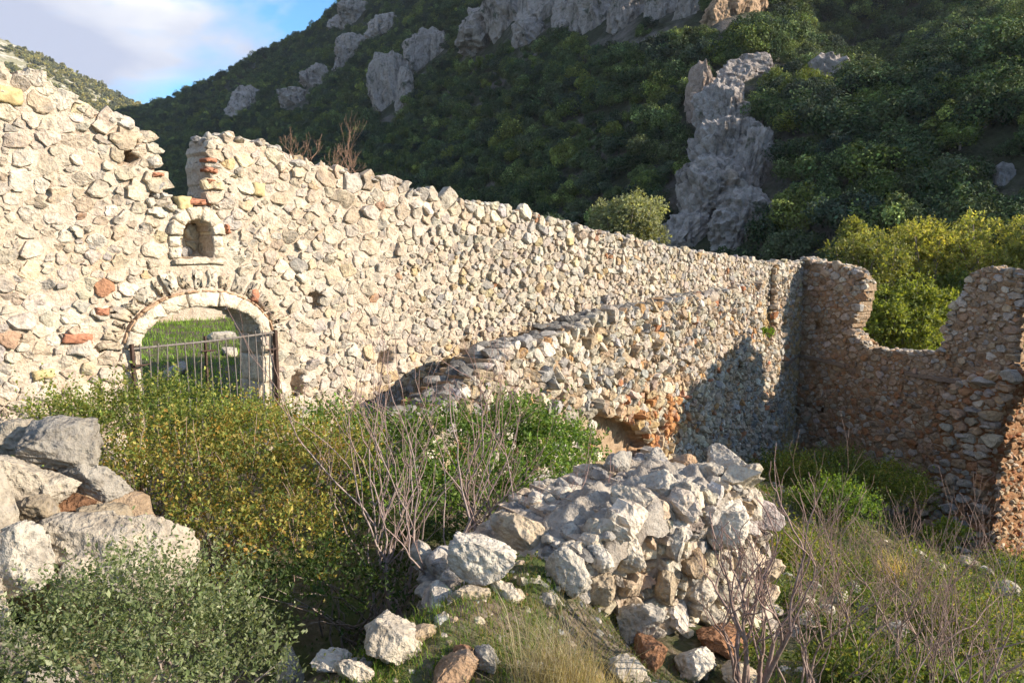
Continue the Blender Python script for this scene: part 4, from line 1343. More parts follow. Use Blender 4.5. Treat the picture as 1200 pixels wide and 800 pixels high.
def leaves(P, D, L, W, col, seed=0, fold=0.25):
    """one bent diamond per leaf"""
    R = np.random.default_rng(seed)
    n = len(P)
    side = unit(np.cross(D, unit(R.normal(size=(n, 3)))))
    up = np.cross(side, D)
    L = np.broadcast_to(L, (n,))[:, None]; W = np.broadcast_to(W, (n,))[:, None]
    mid = P + D * L * 0.5
    V = np.stack([P, mid + side * W * 0.5 + up * W * fold, P + D * L + up * L * 0.08, mid - side * W * 0.5 + up * W * fold], 1).reshape(-1, 3)
    q = np.arange(4 * n).reshape(n, 4)
    return V, q, np.repeat(col, 4, 0)

def palette(n, cols, R, jitter=0.22):
    w = np.array([c[1] for c in cols], float); w /= w.sum()
    c = np.array([c[0] for c in cols])[R.choice(len(cols), n, p=w)]
    return np.clip(c * np.exp(R.normal(0, jitter, (n, 1))), 0.004, 0.8)

def sprigs(B, D, length, k, leaf, ratio, cols, seed, droop=0.1, clump=None):
    """leafy twigs: k leaves set around each axis"""
    R = np.random.default_rng(seed)
    n = len(B)
    length = np.broadcast_to(length, (n,))
    t = np.linspace(0.12, 1.0, k)[None, :] + R.uniform(-0.04, 0.04, (n, k))
    P = B[:, None] + D[:, None] * (length[:, None] * t)[..., None]
    P[..., 2] -= (t ** 2 * length[:, None]) * droop
    rnd = unit(R.normal(size=(n, k, 3)))
    perp = unit(np.cross(D[:, None], rnd))
    LD = unit(perp * 0.85 + D[:, None] * 0.55 + np.array([0, 0, 0.12]))
    LL = leaf * np.exp(R.normal(0, 0.25, (n, k)))
    c = palette(n * k, cols, R)
    if clump is not None:
        c = c * np.repeat(clump, k)[:, None]
    return leaves(P.reshape(-1, 3), LD.reshape(-1, 3), LL.ravel(), LL.ravel() * ratio, c, seed + 1)

def merge(parts):
    Vs, qs, cs, o = [], [], [], 0
    for V, q, c in parts:
        Vs.append(V); qs.append(q + o); cs.append(c); o += len(V)
    return np.concatenate(Vs), np.concatenate(qs), np.concatenate(cs)

def tubes(branches, sides=5, tint=(1, 1, 1), tip=None):
    Vs, qs, cs, o = [], [], [], 0
    for pts, r in branches:
        V, q = tube(pts, r, sides)
        n = len(pts)
        f = np.repeat(np.clip(1 - np.asarray(r) / 0.006, 0, 1), sides)[:, None] if tip is not None else 0
        c = np.array(tint)[None] * (1 - f) + (np.array(tip)[None] * f if tip is not None else 0)
        c = np.broadcast_to(c, (len(V), 3))
        Vs.append(V); qs.append(q + o); cs.append(c); o += len(V)
    return np.concatenate(Vs), np.concatenate(qs), np.concatenate(cs)

M_LEAF = leaf_material('shrub_leaves', 0.48)
M_FOREST = leaf_material('evergreen_leaves', 0.15, None, 0.15, 0.7, 0.55)
M_BARK = bark_material('grey_brown_bark', (0.16, 0.12, 0.10), (0.30, 0.25, 0.22))
M_TWIG = bark_material('bare_twig_bark', (0.20, 0.145, 0.13), (0.36, 0.29, 0.26))

EVER = [((0.066, 0.105, 0.042), 5), ((0.088, 0.130, 0.048), 4), ((0.120, 0.160, 0.060), 2), ((0.048, 0.080, 0.038), 3)]
def crown_mesh(seed, n_blob=16, per=46, size=0.36, cols=EVER):
    R = np.random.default_rng(seed)
    ctr = unit(R.normal(size=(n_blob, 3)) * np.array([1, 1, 0.9]))
    ctr[:, 2] = np.abs(ctr[:, 2]) * 0.85 - 0.12
    ctr *= R.uniform(0.35, 0.95, (n_blob, 1)) * np.array([1, 1, R.uniform(0.8, 1.35)])
    rad = R.uniform(0.17, 0.44, n_blob)
    b = np.repeat(np.arange(n_blob), per)
    n = len(b)
    d = unit(R.normal(size=(n, 3)) + np.array([0, 0, 0.25]))
    rr_ = 1 + 0.35 * fbm(d * 2.6 + ctr[b] * 7, seed, 2)
    P = ctr[b] + d * (rad[b] * rr_ * R.uniform(0.66, 1.08, n))[:, None]
    nrm = unit(d + R.normal(0, 0.7, (n, 3)))
    tang = unit(np.cross(nrm, R.normal(size=(n, 3))))
    bit = np.cross(nrm, tang)
    s = (size * np.exp(R.normal(0, 0.3, n)) * 0.5)[:, None]
    V = np.stack([P - tang * s, P - bit * s * 0.7 + nrm * s * 0.2, P + tang * s, P + bit * s * 0.7 + nrm * s * 0.2], 1).reshape(-1, 3)
    q = np.arange(4 * n).reshape(n, 4)
    c = palette(n, cols, R, 0.28) * np.exp(R.normal(0, 0.26, n_blob))[b][:, None]
    return make_mesh('crown', V, q, None, np.repeat(c, 4, 0), False)
EVER2 = [((0.10, 0.135, 0.050), 4), ((0.13, 0.165, 0.060), 3), ((0.075, 0.105, 0.040), 3)]
EVER3 = [((0.062, 0.088, 0.052), 4), ((0.085, 0.112, 0.068), 3), ((0.048, 0.070, 0.042), 3)]
CROWNS = [crown_mesh(500 + k, 17 + k % 5, 240, 0.082, (EVER, EVER, EVER2, EVER, EVER3, EVER, EVER2, EVER3)[k]) for k in range(8)]
for me in CROWNS:
    me.materials.append(M_FOREST)

def clear_of_crags(P, r):
    """keep trees off the crags and out of the line of sight to them"""
    ok = np.ones(len(P), bool)
    dp = np.hypot(P[:, 0], P[:, 1])
    for c, w, h in CRAG_SPOTS:
        v = P - c
        ok &= ~((np.abs(v[:, 2]) < h * 0.95) & (np.hypot(v[:, 0], v[:, 1]) < w * 0.92 + r * 0.4))
        dc = math.hypot(c[0], c[1])
        lat = np.abs(P[:, 0] * c[1] - P[:, 1] * c[0]) / dc
        ok &= ~((dp < dc) & (dc - dp < w * 1.6 + 9) & (lat < w * 0.5) & ((P[:, 2] + r - EYE) / dp > (c[2] - h * 0.55 - EYE) / dc) & ((P[:, 2] - EYE) / dp < (c[2] + h * 0.8 - EYE) / dc))
    return ok

def forest_points():
    R = np.random.default_rng(77)
    pts = []
    D = 42.0
    while D < 540:
        step = 1.85 + D * 0.0032
        naz = int(math.radians(84) * D / step)
        az = -36 + 84 * (np.arange(naz) + R.uniform(0, 1, naz)) / naz
        d = D + R.uniform(-0.5, 0.5, naz) * step
        db = np.interp(az, H_AZ, H_DB); dc = np.interp(az, H_AZ, H_DC)
        ok = (d > db - 2) & (d < dc + 6)
        az, d = az[ok], d[ok]
        z = hill_z(az, d)
        a = np.radians(az)
        P = np.stack([d * np.sin(a), d * np.cos(a), z], -1)
        # scree opens the cover low on the right
        bare = fbm(P * np.array([0.05, 0.05, 0.0]), 81, 3)
        thin = (az > 12) & (d < 105) & (bare > 0.02)
        keep = ~(thin & (R.random(len(az)) < 0.35)) & (R.random(len(az)) < 0.96)
        sc = (1.30 + 0.0026 * d) * np.exp(np.clip(R.normal(0, 0.30, len(az)), -0.55, 0.55))
        sc = np.where(az > 10, sc * 1.15, sc)
        for p, s_, k in zip(P, sc, keep):
            if k:
                pts.append((*p, s_))
        D += step * 0.82
    pts = np.array(pts)
    return pts[clear_of_crags(pts[:, :3], pts[:, 3])]
FOREST = forest_points()
print('forest', len(FOREST))

TREE_TRUNK = tube([(0, 0, -1.4), (0.05, 0.02, -0.7), (0.0, 0.06, 0.0)], [0.10, 0.07, 0.04], 6)
def trunk_mesh():
    return make_mesh('trunk', TREE_TRUNK[0], TREE_TRUNK[1], None, np.ones((len(TREE_TRUNK[0]), 3)))
TRUNK_ME = trunk_mesh(); TRUNK_ME.materials.append(M_BARK)

# the trees that show largest stand singly, the far wood is one mass
pf = project(FOREST[:, :3])
seen = (pf[:, 0] > -20) & (pf[:, 0] < 1220) & (pf[:, 1] > -30) & (pf[:, 1] < 330)
score = np.where(seen, FOREST[:, 3] / pf[:, 2], 0)
order = np.argsort(-score)
single = order[:64]
mass = order[64:]
ORD = ['leftmost', 'second from the left', 'third from the left', 'fourth from the left', 'fifth from the left', 'sixth from the left', 'seventh from the left', 'eighth from the left', 'ninth from the left', 'tenth from the left',
       'eleventh from the left', 'twelfth from the left', 'thirteenth from the left', 'fourteenth from the left', 'fifteenth from the left', 'sixteenth from the left', 'seventeenth from the left', 'eighteenth from the left', 'nineteenth from the left', 'twentieth from the left'] + ['far along to the right'] * 60
single = sorted(single, key=lambda k: pf[k, 0])
rank = {}
for k in single:
    x, y, z, s = FOREST[k]
    t = empty('evergreen_tree', (x, y, z - 0.2 * s))
    D = math.hypot(x, y)
    col_ = 'at the right edge' if pf[k, 0] > 1090 else 'above the back wall' if pf[k, 0] > 890 else 'around the grey spire' if pf[k, 0] > 780 else 'left of the grey spire'
    row_ = 'high up' if pf[k, 1] < 90 else 'halfway up' if pf[k, 1] < 190 else 'low down'
    where = row_ + ' ' + col_
    rank[where] = rank.get(where, -1) + 1
    tag(t, 'evergreen oak ' + where + ', ' + ORD[rank[where]], 'tree', 'evergreen trees ' + where)
    rz = random.uniform(0, 6.28)
    for nm, me in (('crown', CROWNS[random.randrange(len(CROWNS))]), ('trunk', TRUNK_ME)):
        c = bpy.data.objects.new(nm, me)
        c.parent = t
        c.location = (0, 0, s * 0.52)
        c.scale = (s * random.uniform(0.9, 1.2), s * random.uniform(0.9, 1.2), s * random.uniform(0.85, 1.1)) if nm == 'crown' else (s, s, s)
        c.rotation_euler = (0, 0, rz)
        COL.objects.link(c)

def scatter_object(name, pts, sources, label, seed):
    """one object carrying many copies of a few source meshes"""
    R = np.random.default_rng(seed)
    me = bpy.data.meshes.new(name)
    n = len(pts)
    me.vertices.add(n)
    me.vertices.foreach_set('co', pts[:, :3].astype(np.float32).ravel())
    a = me.attributes.new('size', 'FLOAT_VECTOR', 'POINT')
    sc = pts[:, 3:4] * R.uniform(0.88, 1.16, (n, 3))
    a.data.foreach_set('vector', sc.astype(np.float32).ravel())
    a = me.attributes.new('turn', 'FLOAT_VECTOR', 'POINT')
    rot = np.zeros((n, 3), np.float32); rot[:, 2] = R.uniform(0, 6.28, n)
    a.data.foreach_set('vector', rot.ravel())
    a = me.attributes.new('which', 'INT', 'POINT')
    a.data.foreach_set('value', R.integers(0, len(sources), n).astype(np.int32))
    src = bpy.data.collections.new(name + '_sources')
    for k, m in enumerate(sources):
        src.objects.link(bpy.data.objects.new('crown_source', m))
    ng = bpy.data.node_groups.new(name + '_scatter', 'GeometryNodeTree')
    ng.interface.new_socket('Geometry', in_out='INPUT', socket_type='NodeSocketGeometry')
    ng.interface.new_socket('Geometry', in_out='OUTPUT', socket_type='NodeSocketGeometry')
    gi, go = ng.nodes.new('NodeGroupInput'), ng.nodes.new('NodeGroupOutput')
    iop = ng.nodes.new('GeometryNodeInstanceOnPoints')
    ci = ng.nodes.new('GeometryNodeCollectionInfo')
    ci.inputs['Collection'].default_value = src
    ci.inputs['Separate Children'].default_value = True
    ci.inputs['Reset Children'].default_value = True
    iop.inputs['Pick Instance'].default_value = True
    def attr(nm, ty):
        x = ng.nodes.new('GeometryNodeInputNamedAttribute')
        x.data_type = ty
        x.inputs['Name'].default_value = nm
        return [s for s in x.outputs if s.enabled][0]
    e2r = ng.nodes.new('FunctionNodeEulerToRotation')
    ng.links.new(gi.outputs[0], iop.inputs['Points'])
    ng.links.new(ci.outputs[0], iop.inputs['Instance'])
    ng.links.new(attr('which', 'INT'), iop.inputs['Instance Index'])
    ng.links.new(attr('turn', 'FLOAT_VECTOR'), e2r.inputs[0])
    ng.links.new(e2r.outputs[0], iop.inputs['Rotation'])
    ng.links.new(attr('size', 'FLOAT_VECTOR'), iop.inputs['Scale'])
    ng.links.new(iop.outputs[0], go.inputs[0])
    o = bpy.data.objects.new(name, me)
    COL.objects.link(o)
    md = o.modifiers.new('scatter', 'NODES')
    md.node_group = ng
    tag(o, label, 'forest', None, 'stuff')
    return o
pts = FOREST[mass].copy()
pts[:, 2] += pts[:, 3] * 0.3
scatter_object('forest', pts, CROWNS, 'dense evergreen forest covering the steep slope behind the ruin', 5)

# ---- far sunlit hill on the left
def build_far_hill():
    az = np.linspace(-75, -14, 260)
    sky = np.interp(az, [-75, -50, -36, -34.6, -31, -28, -26, -24, -14], [16.5, 15.5, 13.6, 12.8, 11.6, 10.2, 9.3, 7.8, 3.0])
    s = np.linspace(0, 1.25, 120)
    A, S = np.meshgrid(az, s)
    D = 420 + 560 * S
    zc = 980 * np.tan(np.radians(np.interp(A, az, sky)))
    Z = -20 + (zc + 20) * np.minimum(S, 1) ** 1.1 - np.clip(S - 1, 0, 1) * 300
    a = np.radians(A)
    P = np.stack([D * np.sin(a), D * np.cos(a), 0 * D], -1)
    Z = Z + 9 * fbm(P * 0.012, 91, 4) * smooth(0, 0.2, S) * (1 - 0.6 * smooth(0.85, 1.0, S))
    V = P.reshape(-1, 3).copy(); V[:, 2] = Z.ravel()
    n = len(az)
    i = np.arange(len(s) - 1)[:, None] * n; j = np.arange(n - 1)[None]
    q = np.stack([i + j, i + j + 1, i + n + j + 1, i + n + j], -1).reshape(-1, 4)
    o = obj('far_hill', make_mesh('far_hill', V, q), rock_soil('far_hill_soil', (0.26, 0.24, 0.15), (0.48, 0.44, 0.36)))
    tag(o, 'distant sunlit scrub covered hill at the upper left', None, None, 'structure')
    R = np.random.default_rng(4)
    pts = []
    for k in range(9000):
        u, v = R.uniform(-40, -22), R.uniform(0.25, 1.0)
        ia = int((u + 75) / 61 * 259); js = int(v / 1.25 * 119)
        p = V[js * n + ia] + R.normal(0, 2.0, 3) * np.array([1, 1, 0])
        if fbm((p * 0.02)[None], 33, 3)[0] > 0.16: continue
        pts.append((*p, R.uniform(1.6, 3.6)))
    scrub = [crown_mesh(540 + k, 12, 34, 0.34, [((0.19, 0.19, 0.085), 3), ((0.24, 0.225, 0.12), 3), ((0.14, 0.15, 0.06), 2)]) for k in range(3)]
    for me in scrub: me.materials.append(M_FOREST)
    scatter_object('scrub', np.array(pts), scrub, 'olive green scrub on the distant sunlit hill', 6)
build_far_hill()
# ------------------------------------------------------------------ plants in and around the ruin
G_PAL = [((0.115, 0.195, 0.036), 5), ((0.155, 0.240, 0.050), 4), ((0.075, 0.135, 0.028), 4), ((0.22, 0.28, 0.07), 1.5)]
Y_PAL = [((0.30, 0.29, 0.07), 5), ((0.42, 0.33, 0.075), 3), ((0.44, 0.25, 0.06), 1.6), ((0.20, 0.26, 0.06), 4), ((0.50, 0.40, 0.12), 1.5)]
O_PAL = [((0.20, 0.235, 0.10), 5), ((0.27, 0.29, 0.15), 4), ((0.145, 0.185, 0.07), 4), ((0.37, 0.38, 0.23), 1.6)]
W_PAL = [((0.12, 0.165, 0.038), 4), ((0.19, 0.22, 0.055), 3), ((0.25, 0.22, 0.08), 1.5), ((0.08, 0.13, 0.03), 3)]

def curve(p0, p1, p2, n=8, wig=0.02, R=None):
    t = np.linspace(0, 1, n)[:, None]
    P = (1 - t) ** 2 * p0 + 2 * t * (1 - t) * p1 + t ** 2 * p2
    if R is not None:
        k = R.normal(0, wig, (n, 3)); k[0] = 0
        P = P + k
    return P

def shrub(name, label, cat, group, base, lumps, per_m2, leaf, ratio, cols, seed, k=10, twig_len=0.22, stems=True, mat=None, shape=(1, 1, 0.85), colfn=None, trans=None):
    R = np.random.default_rng(seed)
    parts, br = [], []
    base = np.asarray(base, float)
    for (c, r) in lumps:
        c = np.asarray(c, float)
        n = int(per_m2 * r * r * 4 * pi)
        d = unit(R.normal(size=(n, 3)))
        d[:, 2] = np.where(d[:, 2] < -0.35, -d[:, 2], d[:, 2])
        rad = r * R.uniform(0.30, 1.0, n) ** 0.45
        lump = 1 + 0.25 * fbm(d * 2.3 + c, seed + 3, 3)
        B = c + d * (rad * lump)[:, None] * np.array(shape)
        D = unit(d + np.array([0, 0, 0.65]) + R.normal(0, 0.5, (n, 3)))
        cl = np.exp(0.30 * fbm(B * 3.0, seed + 5, 2) + R.normal(0, 0.12, n))
        cc = cols if colfn is None else cols
        parts.append(sprigs(B, D, twig_len * np.exp(R.normal(0, 0.3, n)), k, leaf, ratio, cols, seed + int(1000 * abs(c[0])) % 977, 0.1, cl))
        if stems:
            for _ in range(max(3, int(9 * r / 0.5))):
                e = c + unit(R.normal(size=3) + np.array([0, 0, 0.7])) * r * R.uniform(0.7, 1.15)
                b0 = base + R.normal(0, 0.12, 3) * np.array([1, 1, 0])
                mid = (b0 + e) / 2 + np.array([*(R.normal(0, 0.1, 2)), 0.1])
                pts = curve(b0, mid, e, 8, 0.012, R)
                br.append((pts, np.linspace(0.010, 0.0022, 8)))
    root = empty(name, base)
    tag(root, label, cat, group)
    V, q, c = merge(parts)
    obj('foliage', make_mesh('foliage', V, q, None, c, False), mat or M_LEAF, root)
    if br:
        V, q, c = tubes(br, 4)
        obj('stem', make_mesh('stem', V, q, None, c), M_BARK, root)
    return root

def L(px, py, Y, r):
    return (at(px, py, Y), r)
def gbase(px, Y):
    p = at(px, 500, Y)
    return np.array([p[0], p[1], float(ground_z(p[0], p[1]))])

# hollow between the walls: yellowing and green shrubs
shrub('leafy_shrub', 'shrub with small yellowing leaves right of the left boulders', 'shrub', None, gbase(230, 5.9),
      [L(210, 560, 6.0, 0.42), L(300, 590, 5.6, 0.42), L(370, 570, 5.9, 0.38), L(250, 640, 5.2, 0.36), L(330, 650, 5.1, 0.36), L(165, 580, 5.7, 0.34), L(300, 530, 6.2, 0.36), L(400, 540, 6.2, 0.28)], 135, 0.030, 0.62, Y_PAL, 31, 10, 0.26)
shrub('leafy_shrub', 'tall green shrub growing right in front of the iron gate', 'shrub', None, gbase(200, 6.7),
      [L(100, 520, 6.3, 0.36), L(165, 512, 6.5, 0.42), L(240, 520, 6.6, 0.42), L(310, 525, 6.7, 0.38), L(70, 505, 6.2, 0.26), L(200, 478, 6.7, 0.22), L(130, 486, 6.5, 0.20)], 160, 0.028, 0.55, [((0.16, 0.22, 0.05), 4), ((0.22, 0.27, 0.07), 4), ((0.32, 0.31, 0.08), 4), ((0.11, 0.16, 0.035), 3)], 32, 10, 0.24)
shrub('leafy_shrub', 'glossy green shrub spreading below the lower wall', 'shrub', None, gbase(590, 7.4),
      [L(455, 545, 7.2, 0.44), L(520, 530, 7.6, 0.46), L(590, 530, 7.8, 0.46), L(645, 535, 7.7, 0.40), L(560, 585, 6.9, 0.46), L(640, 580, 6.9, 0.40), L(480, 595, 6.6, 0.42), L(672, 535, 7.9, 0.28), L(400, 520, 7.3, 0.36), L(610, 500, 8.0, 0.3)], 115, 0.040, 0.52, G_PAL, 33, 10, 0.22)
shrub('leafy_shrub', 'dark low shrub in the hollow under the bare branches', 'shrub', None, gbase(420, 5.4),
      [L(430, 650, 5.6, 0.38), L(380, 690, 4.9, 0.30), L(500, 660, 5.8, 0.36), L(450, 720, 4.8, 0.26), L(330, 715, 4.5, 0.28)], 110, 0.030, 0.5, [((0.05, 0.09, 0.02), 3), ((0.09, 0.12, 0.03), 2)], 34, 9, 0.22)
# near bush at the bottom left
shrub('olive_green_bush', 'grey green small leaved bush filling the bottom left corner', 'bush', None, gbase(160, 2.9),
      [L(70, 745, 3.05, 0.20), L(140, 735, 3.0, 0.22), L(215, 745, 2.95, 0.22), L(275, 765, 2.9, 0.17), L(100, 800, 2.7, 0.22), L(200, 805, 2.7, 0.24), L(290, 815, 2.7, 0.16), L(30, 800, 2.7, 0.18), L(160, 690, 3.3, 0.16), L(250, 700, 3.3, 0.14)], 300, 0.020, 0.52, O_PAL, 35, 10, 0.17)
# shaded bushes at the foot of the back wall
for i, (px, py, Y, r, lab) in enumerate(((925, 565, 16.5, 0.75, 'dark bush in the shaded corner below the lower wall'), (985, 560, 17.0, 0.7, 'dark bush at the foot of the shaded back wall'), (1045, 575, 16.4, 0.6, 'dark bush beside the thick broken wall end'),
                                         (945, 610, 13.5, 0.5, 'green bush right of the foreground rubble wall top'), (985, 590, 13.0, 0.35, 'bright green seedling bush behind the bare twigs'), (1080, 690, 9.5, 0.4, 'green weedy bush before the broken wall end'),
                                         (1140, 760, 6.5, 0.45, 'dark green bush in the bottom right among bare twigs'), (1195, 590, 19.5, 0.8, 'green bush behind the wall end at the right edge'), (1180, 690, 11.0, 0.5, 'yellow green bush at the foot of the wall end'), (925, 660, 8.5, 0.35, 'low green bush at the far end of the rubble wall'))):
    pal = G_PAL if i in (4, 7, 3) else W_PAL
    shrub('low_bush', lab, 'bush', None, gbase(px, Y), [L(px, py, Y, r), L(px + 22, py + 12, Y - 0.4, r * 0.7), L(px - 20, py + 10, Y - 0.2, r * 0.75)], 60 / max(0.4, r), 0.05 if Y > 12 else 0.034, 0.5, pal, 50 + i, 9, 0.3)
# tuft of green on the sill of the slit, weeds on the lower wall
u, z = FB.uz(897, 398)
shrub('wall_weed', 'bright green tuft growing on the sill of the narrow slit', 'plant', None, FB.xyz(u, z, -0.1), [(FB.xyz(u, z + 0.12, 0.0), 0.17)], 160, 0.05, 0.5, [((0.14, 0.24, 0.03), 1), ((0.10, 0.19, 0.03), 1)], 66, 8, 0.12, False)

# ---- bare shrubs
def bare_shrub(name, label, base, targets, seed, r0=0.016, side=(3, 6), side_len=(0.22, 0.5), twigs=3, group=None, tip=(1.0, 0.74, 0.70), tint=(1, 1, 1), spread=0.09, cat='bare shrub', levels=3):
    R = np.random.default_rng(seed)
    base = np.asarray(base, float)
    root = empty(name, base)
    tag(root, label, cat, group)
    stems, twg = [], []
    def grow(p, d, length, r, level, path_out):
        n = 6
        pts = [p]
        d = d.copy()
        for i in range(n - 1):
            d = unit(d + R.normal(0, 0.16, 3) + np.array([0, 0, 0.11]))
            pts.append(pts[-1] + d * length / (n - 1))
        pts = np.array(pts)
        r1 = max(r * 0.66, 0.0013)
        path_out.append((pts, np.linspace(r, r1, n)))
        if level <= 0: return
        for _ in range(R.integers(2, 4) if level > 1 else R.integers(2, 5)):
            i = n - 1 if _ < 2 else R.integers(2, n - 1)
            side_ = R.normal(0, 1, 3); side_ -= d * (side_ @ d); side_ = unit(side_)
            nd = unit(d * 0.9 + side_ * R.uniform(0.30, 0.85) + np.array([0, 0, 0.30]))
            grow(pts[i], nd, length * R.uniform(0.55, 0.88), r1 * R.uniform(0.6, 0.95), level - 1, twg)
    for tg in targets:
        tg = np.asarray(tg, float)
        b0 = base + np.array([*R.normal(0, spread, 2), -0.05])
        v = tg - b0
        dist = np.linalg.norm(v)
        d0 = unit(v / dist + np.array([v[0], v[1], 0]) / dist * 0.6 + R.normal(0, 0.10, 3))
        grow(b0, d0, dist * 0.43 * R.uniform(0.85, 1.15), r0 * R.uniform(0.7, 1.1), levels, stems)
    for k, (p, r) in enumerate(stems):
        V, q, c = tubes([(p, r)], 6, tint, tip)
        centred('stem', V, q, None, c, M_TWIG, root)
    V, q, c = tubes(twg, 4, tint, tip)
    o = obj('twigs', make_mesh('twigs', V, q, None, c), M_TWIG, root)
    o['kind'] = 'stuff'
    return root
def T(px, py, Y):
    return at(px, py, Y)
bare_shrub('bare_shrub', 'tall leafless many stemmed shrub with purplish twigs in the middle of the hollow', gbase(468, 5.2),
           [T(452, 396, 5.4), T(385, 425, 5.3), T(345, 480, 5.1), T(500, 440, 5.5), T(550, 430, 5.3), T(590, 480, 5.2), T(330, 560, 4.9), T(420, 460, 5.8), T(470, 470, 4.9), T(400, 520, 4.8), T(520, 500, 5.0)], 201, 0.021, (5, 10), (0.25, 0.65), 4, None, (1.0, 0.82, 0.76))
bare_shrub('bare_shrub', 'leafless shrub with forked stem beside the tumbled rubble wall', gbase(560, 5.5),
           [T(572, 420, 5.6), T(640, 462, 5.8), T(660, 510, 6.0), T(540, 520, 5.6)], 202, 0.021, (5, 9), (0.2, 0.5), 4)
for i, (bx, bY, tg, lab) in enumerate(((1000, 4.9, [(960, 610), (1000, 545), (1030, 590), (985, 570), (940, 660), (1060, 620), (1020, 650), (975, 640)], 'leafless thorny shrub with brown twigs before the shaded back wall'),
                                       (1090, 4.5, [(1040, 640), (1100, 640), (1130, 660), (1075, 690), (1150, 600), (1160, 700), (1110, 720), (1050, 700)], 'leafless shrub with grey twigs before the broken wall end'),
                                       (1170, 3.9, [(1150, 700), (1200, 690), (1190, 640), (1130, 720), (1210, 740), (1165, 745)], 'leafless shrub at the bottom right corner'),
                                       (950, 4.2, [(930, 690), (960, 680), (990, 700), (915, 730), (1000, 740), (940, 640)], 'leafless twiggy shrub right of the bare sapling'),
                                       (1050, 3.6, [(1030, 740), (1070, 720), (1100, 750), (1000, 760), (1060, 770)], 'low leafless shrub at the bottom edge on the right'),
                                       (1130, 5.4, [(1090, 650), (1120, 620), (1170, 640), (1140, 690), (1080, 700), (1190, 680), (1110, 600)], 'leafless grey shrub just before the foot of the broken wall end'),
                                       (960, 6.2, [(960, 600), (1000, 620), (985, 660), (1010, 580)], 'leafless shrub standing in the weeds behind the other bare shrubs'),
                                       (1060, 6.0, [(1030, 610), (1060, 600), (1085, 640), (1040, 660), (1020, 580), (1100, 660)], 'leafless shrub in the middle of the right hand slope'))):
    bare_shrub('bare_shrub', lab, gbase(bx, bY), [T(x, y, bY + random.uniform(-0.3, 0.5)) for x, y in tg], 210 + i, 0.009, (6, 12), (0.15, 0.42), 4, None, (0.95, 0.82, 0.72), (0.95, 0.90, 0.84), 0.12)
p = gbase(893, 4.1)
bare_shrub('bare_sapling', 'thin bare sapling standing at the right end of the foreground rubble wall', p, [T(905, 560, 4.1), T(858, 585, 4.0), T(835, 640, 3.9), T(912, 640, 4.0), T(868, 655, 4.1), T(925, 690, 3.9)], 220, 0.020, (3, 6), (0.12, 0.3), 2, None, (1.0, 0.8, 0.75), (0.9, 0.82, 0.78), 0.015, 'sapling')
# dead stalks standing in the shrubs
sticks = []
R = np.random.default_rng(9)
for k in range(46):
    px, py = R.uniform(140, 420), R.uniform(480, 640)
    Y = 5.8 - (py - 480) / 160 * 0.9
    e = at(px, py, Y); b = e + np.array([R.normal(0, 0.12), R.normal(0, 0.12), -R.uniform(0.4, 0.9)])
    sticks.append((curve(b, (b + e) / 2 + R.normal(0, 0.03, 3), e, 6, 0.006, R), np.linspace(0.0038, 0.0016, 6)))
V, q, c = tubes(sticks, 4, (1.25, 1.15, 1.0))
root = empty('dead_stalks', gbase(280, 5.6))
tag(root, 'thin dead stalks standing up through the yellowing shrub', 'stalks', None, 'stuff')
obj('dead_stalks', make_mesh('stalks', V, q, None, c), M_TWIG, root)
# dry twigs on top of the long wall
for i, (us, lab) in enumerate((((338, 352, 366), 'dry leafless bush on top of the long wall, left of the other'), ((392, 405, 418, 432), 'dry leafless twigs on top of the long wall, right of the other'))):
    bu, bz = FA.uz(us[1], 200 if i == 0 else 208)
    Yb = FA.xyz(bu, bz, -0.25)
    bare_shrub('dry_bush', lab, Yb, [at(x + dx, y, Yb[1] + random.uniform(-0.2, 0.2)) for x in us for dx, y in ((-8, 176 if i == 0 else 190), (6, 158 if i == 0 else 174))], 230 + i, 0.008, (3, 6), (0.12, 0.3), 2, 'dry bushes on the wall top', (1.0, 0.8, 0.6), (1.1, 0.9, 0.7), 0.15, 'bush')

# ---- grass
def blades(B, h, lean, width, cols, seed, sweep=None):
    R = np.random.default_rng(seed)
    n = len(B)
    az = R.uniform(0, 2 * pi, n)
    d = np.stack([np.cos(az), np.sin(az), 0 * az], -1)
    side = np.stack([-np.sin(az), np.cos(az), 0 * az], -1)
    hh = (h * np.exp(R.normal(0, 0.3, n)))[:, None]
    ln = (lean * R.uniform(0.2, 1.2, n))[:, None] * hh
    w = (width * R.uniform(0.7, 1.3, n))[:, None]
    up = np.array([0, 0, 1.0])
    m = B + d * ln * 0.35 + up * hh * 0.6
    t = B + d * ln + up * hh * np.clip(1.0 - 0.25 * (ln / hh), 0.3, 1)
    V = np.stack([B - side * w, B + side * w, m + side * w * 0.8, m - side * w * 0.8, t], 1).reshape(-1, 3)
    o = np.arange(n)[:, None] * 5
    q = (o + np.array([[0, 1, 2, 3]])); tr = o + np.array([[3, 2, 4]])
    return V, q, tr, np.repeat(palette(n, cols, R), 5, 0)
GRASS = [((0.10, 0.19, 0.025), 4), ((0.15, 0.24, 0.03), 3), ((0.07, 0.13, 0.02), 3), ((0.24, 0.22, 0.07), 1)]
STRAW = [((0.40, 0.33, 0.20), 4), ((0.48, 0.41, 0.28), 3), ((0.30, 0.23, 0.14), 2)]
def on_ground(x, y):
    return np.stack([x, y, ground_z(x, y) - 0.01], -1)
def grass_obj(name, label, B, h, lean, w, cols, seed, cat='grass', kind='stuff', group=None):
    V, q, t, c = blades(B, h, lean, w, cols, seed)
    o = obj(name, make_mesh(name, V, q, t, c, False), M_LEAF)
    tag(o, label, cat, group, kind)
    return o
R = np.random.default_rng(12)
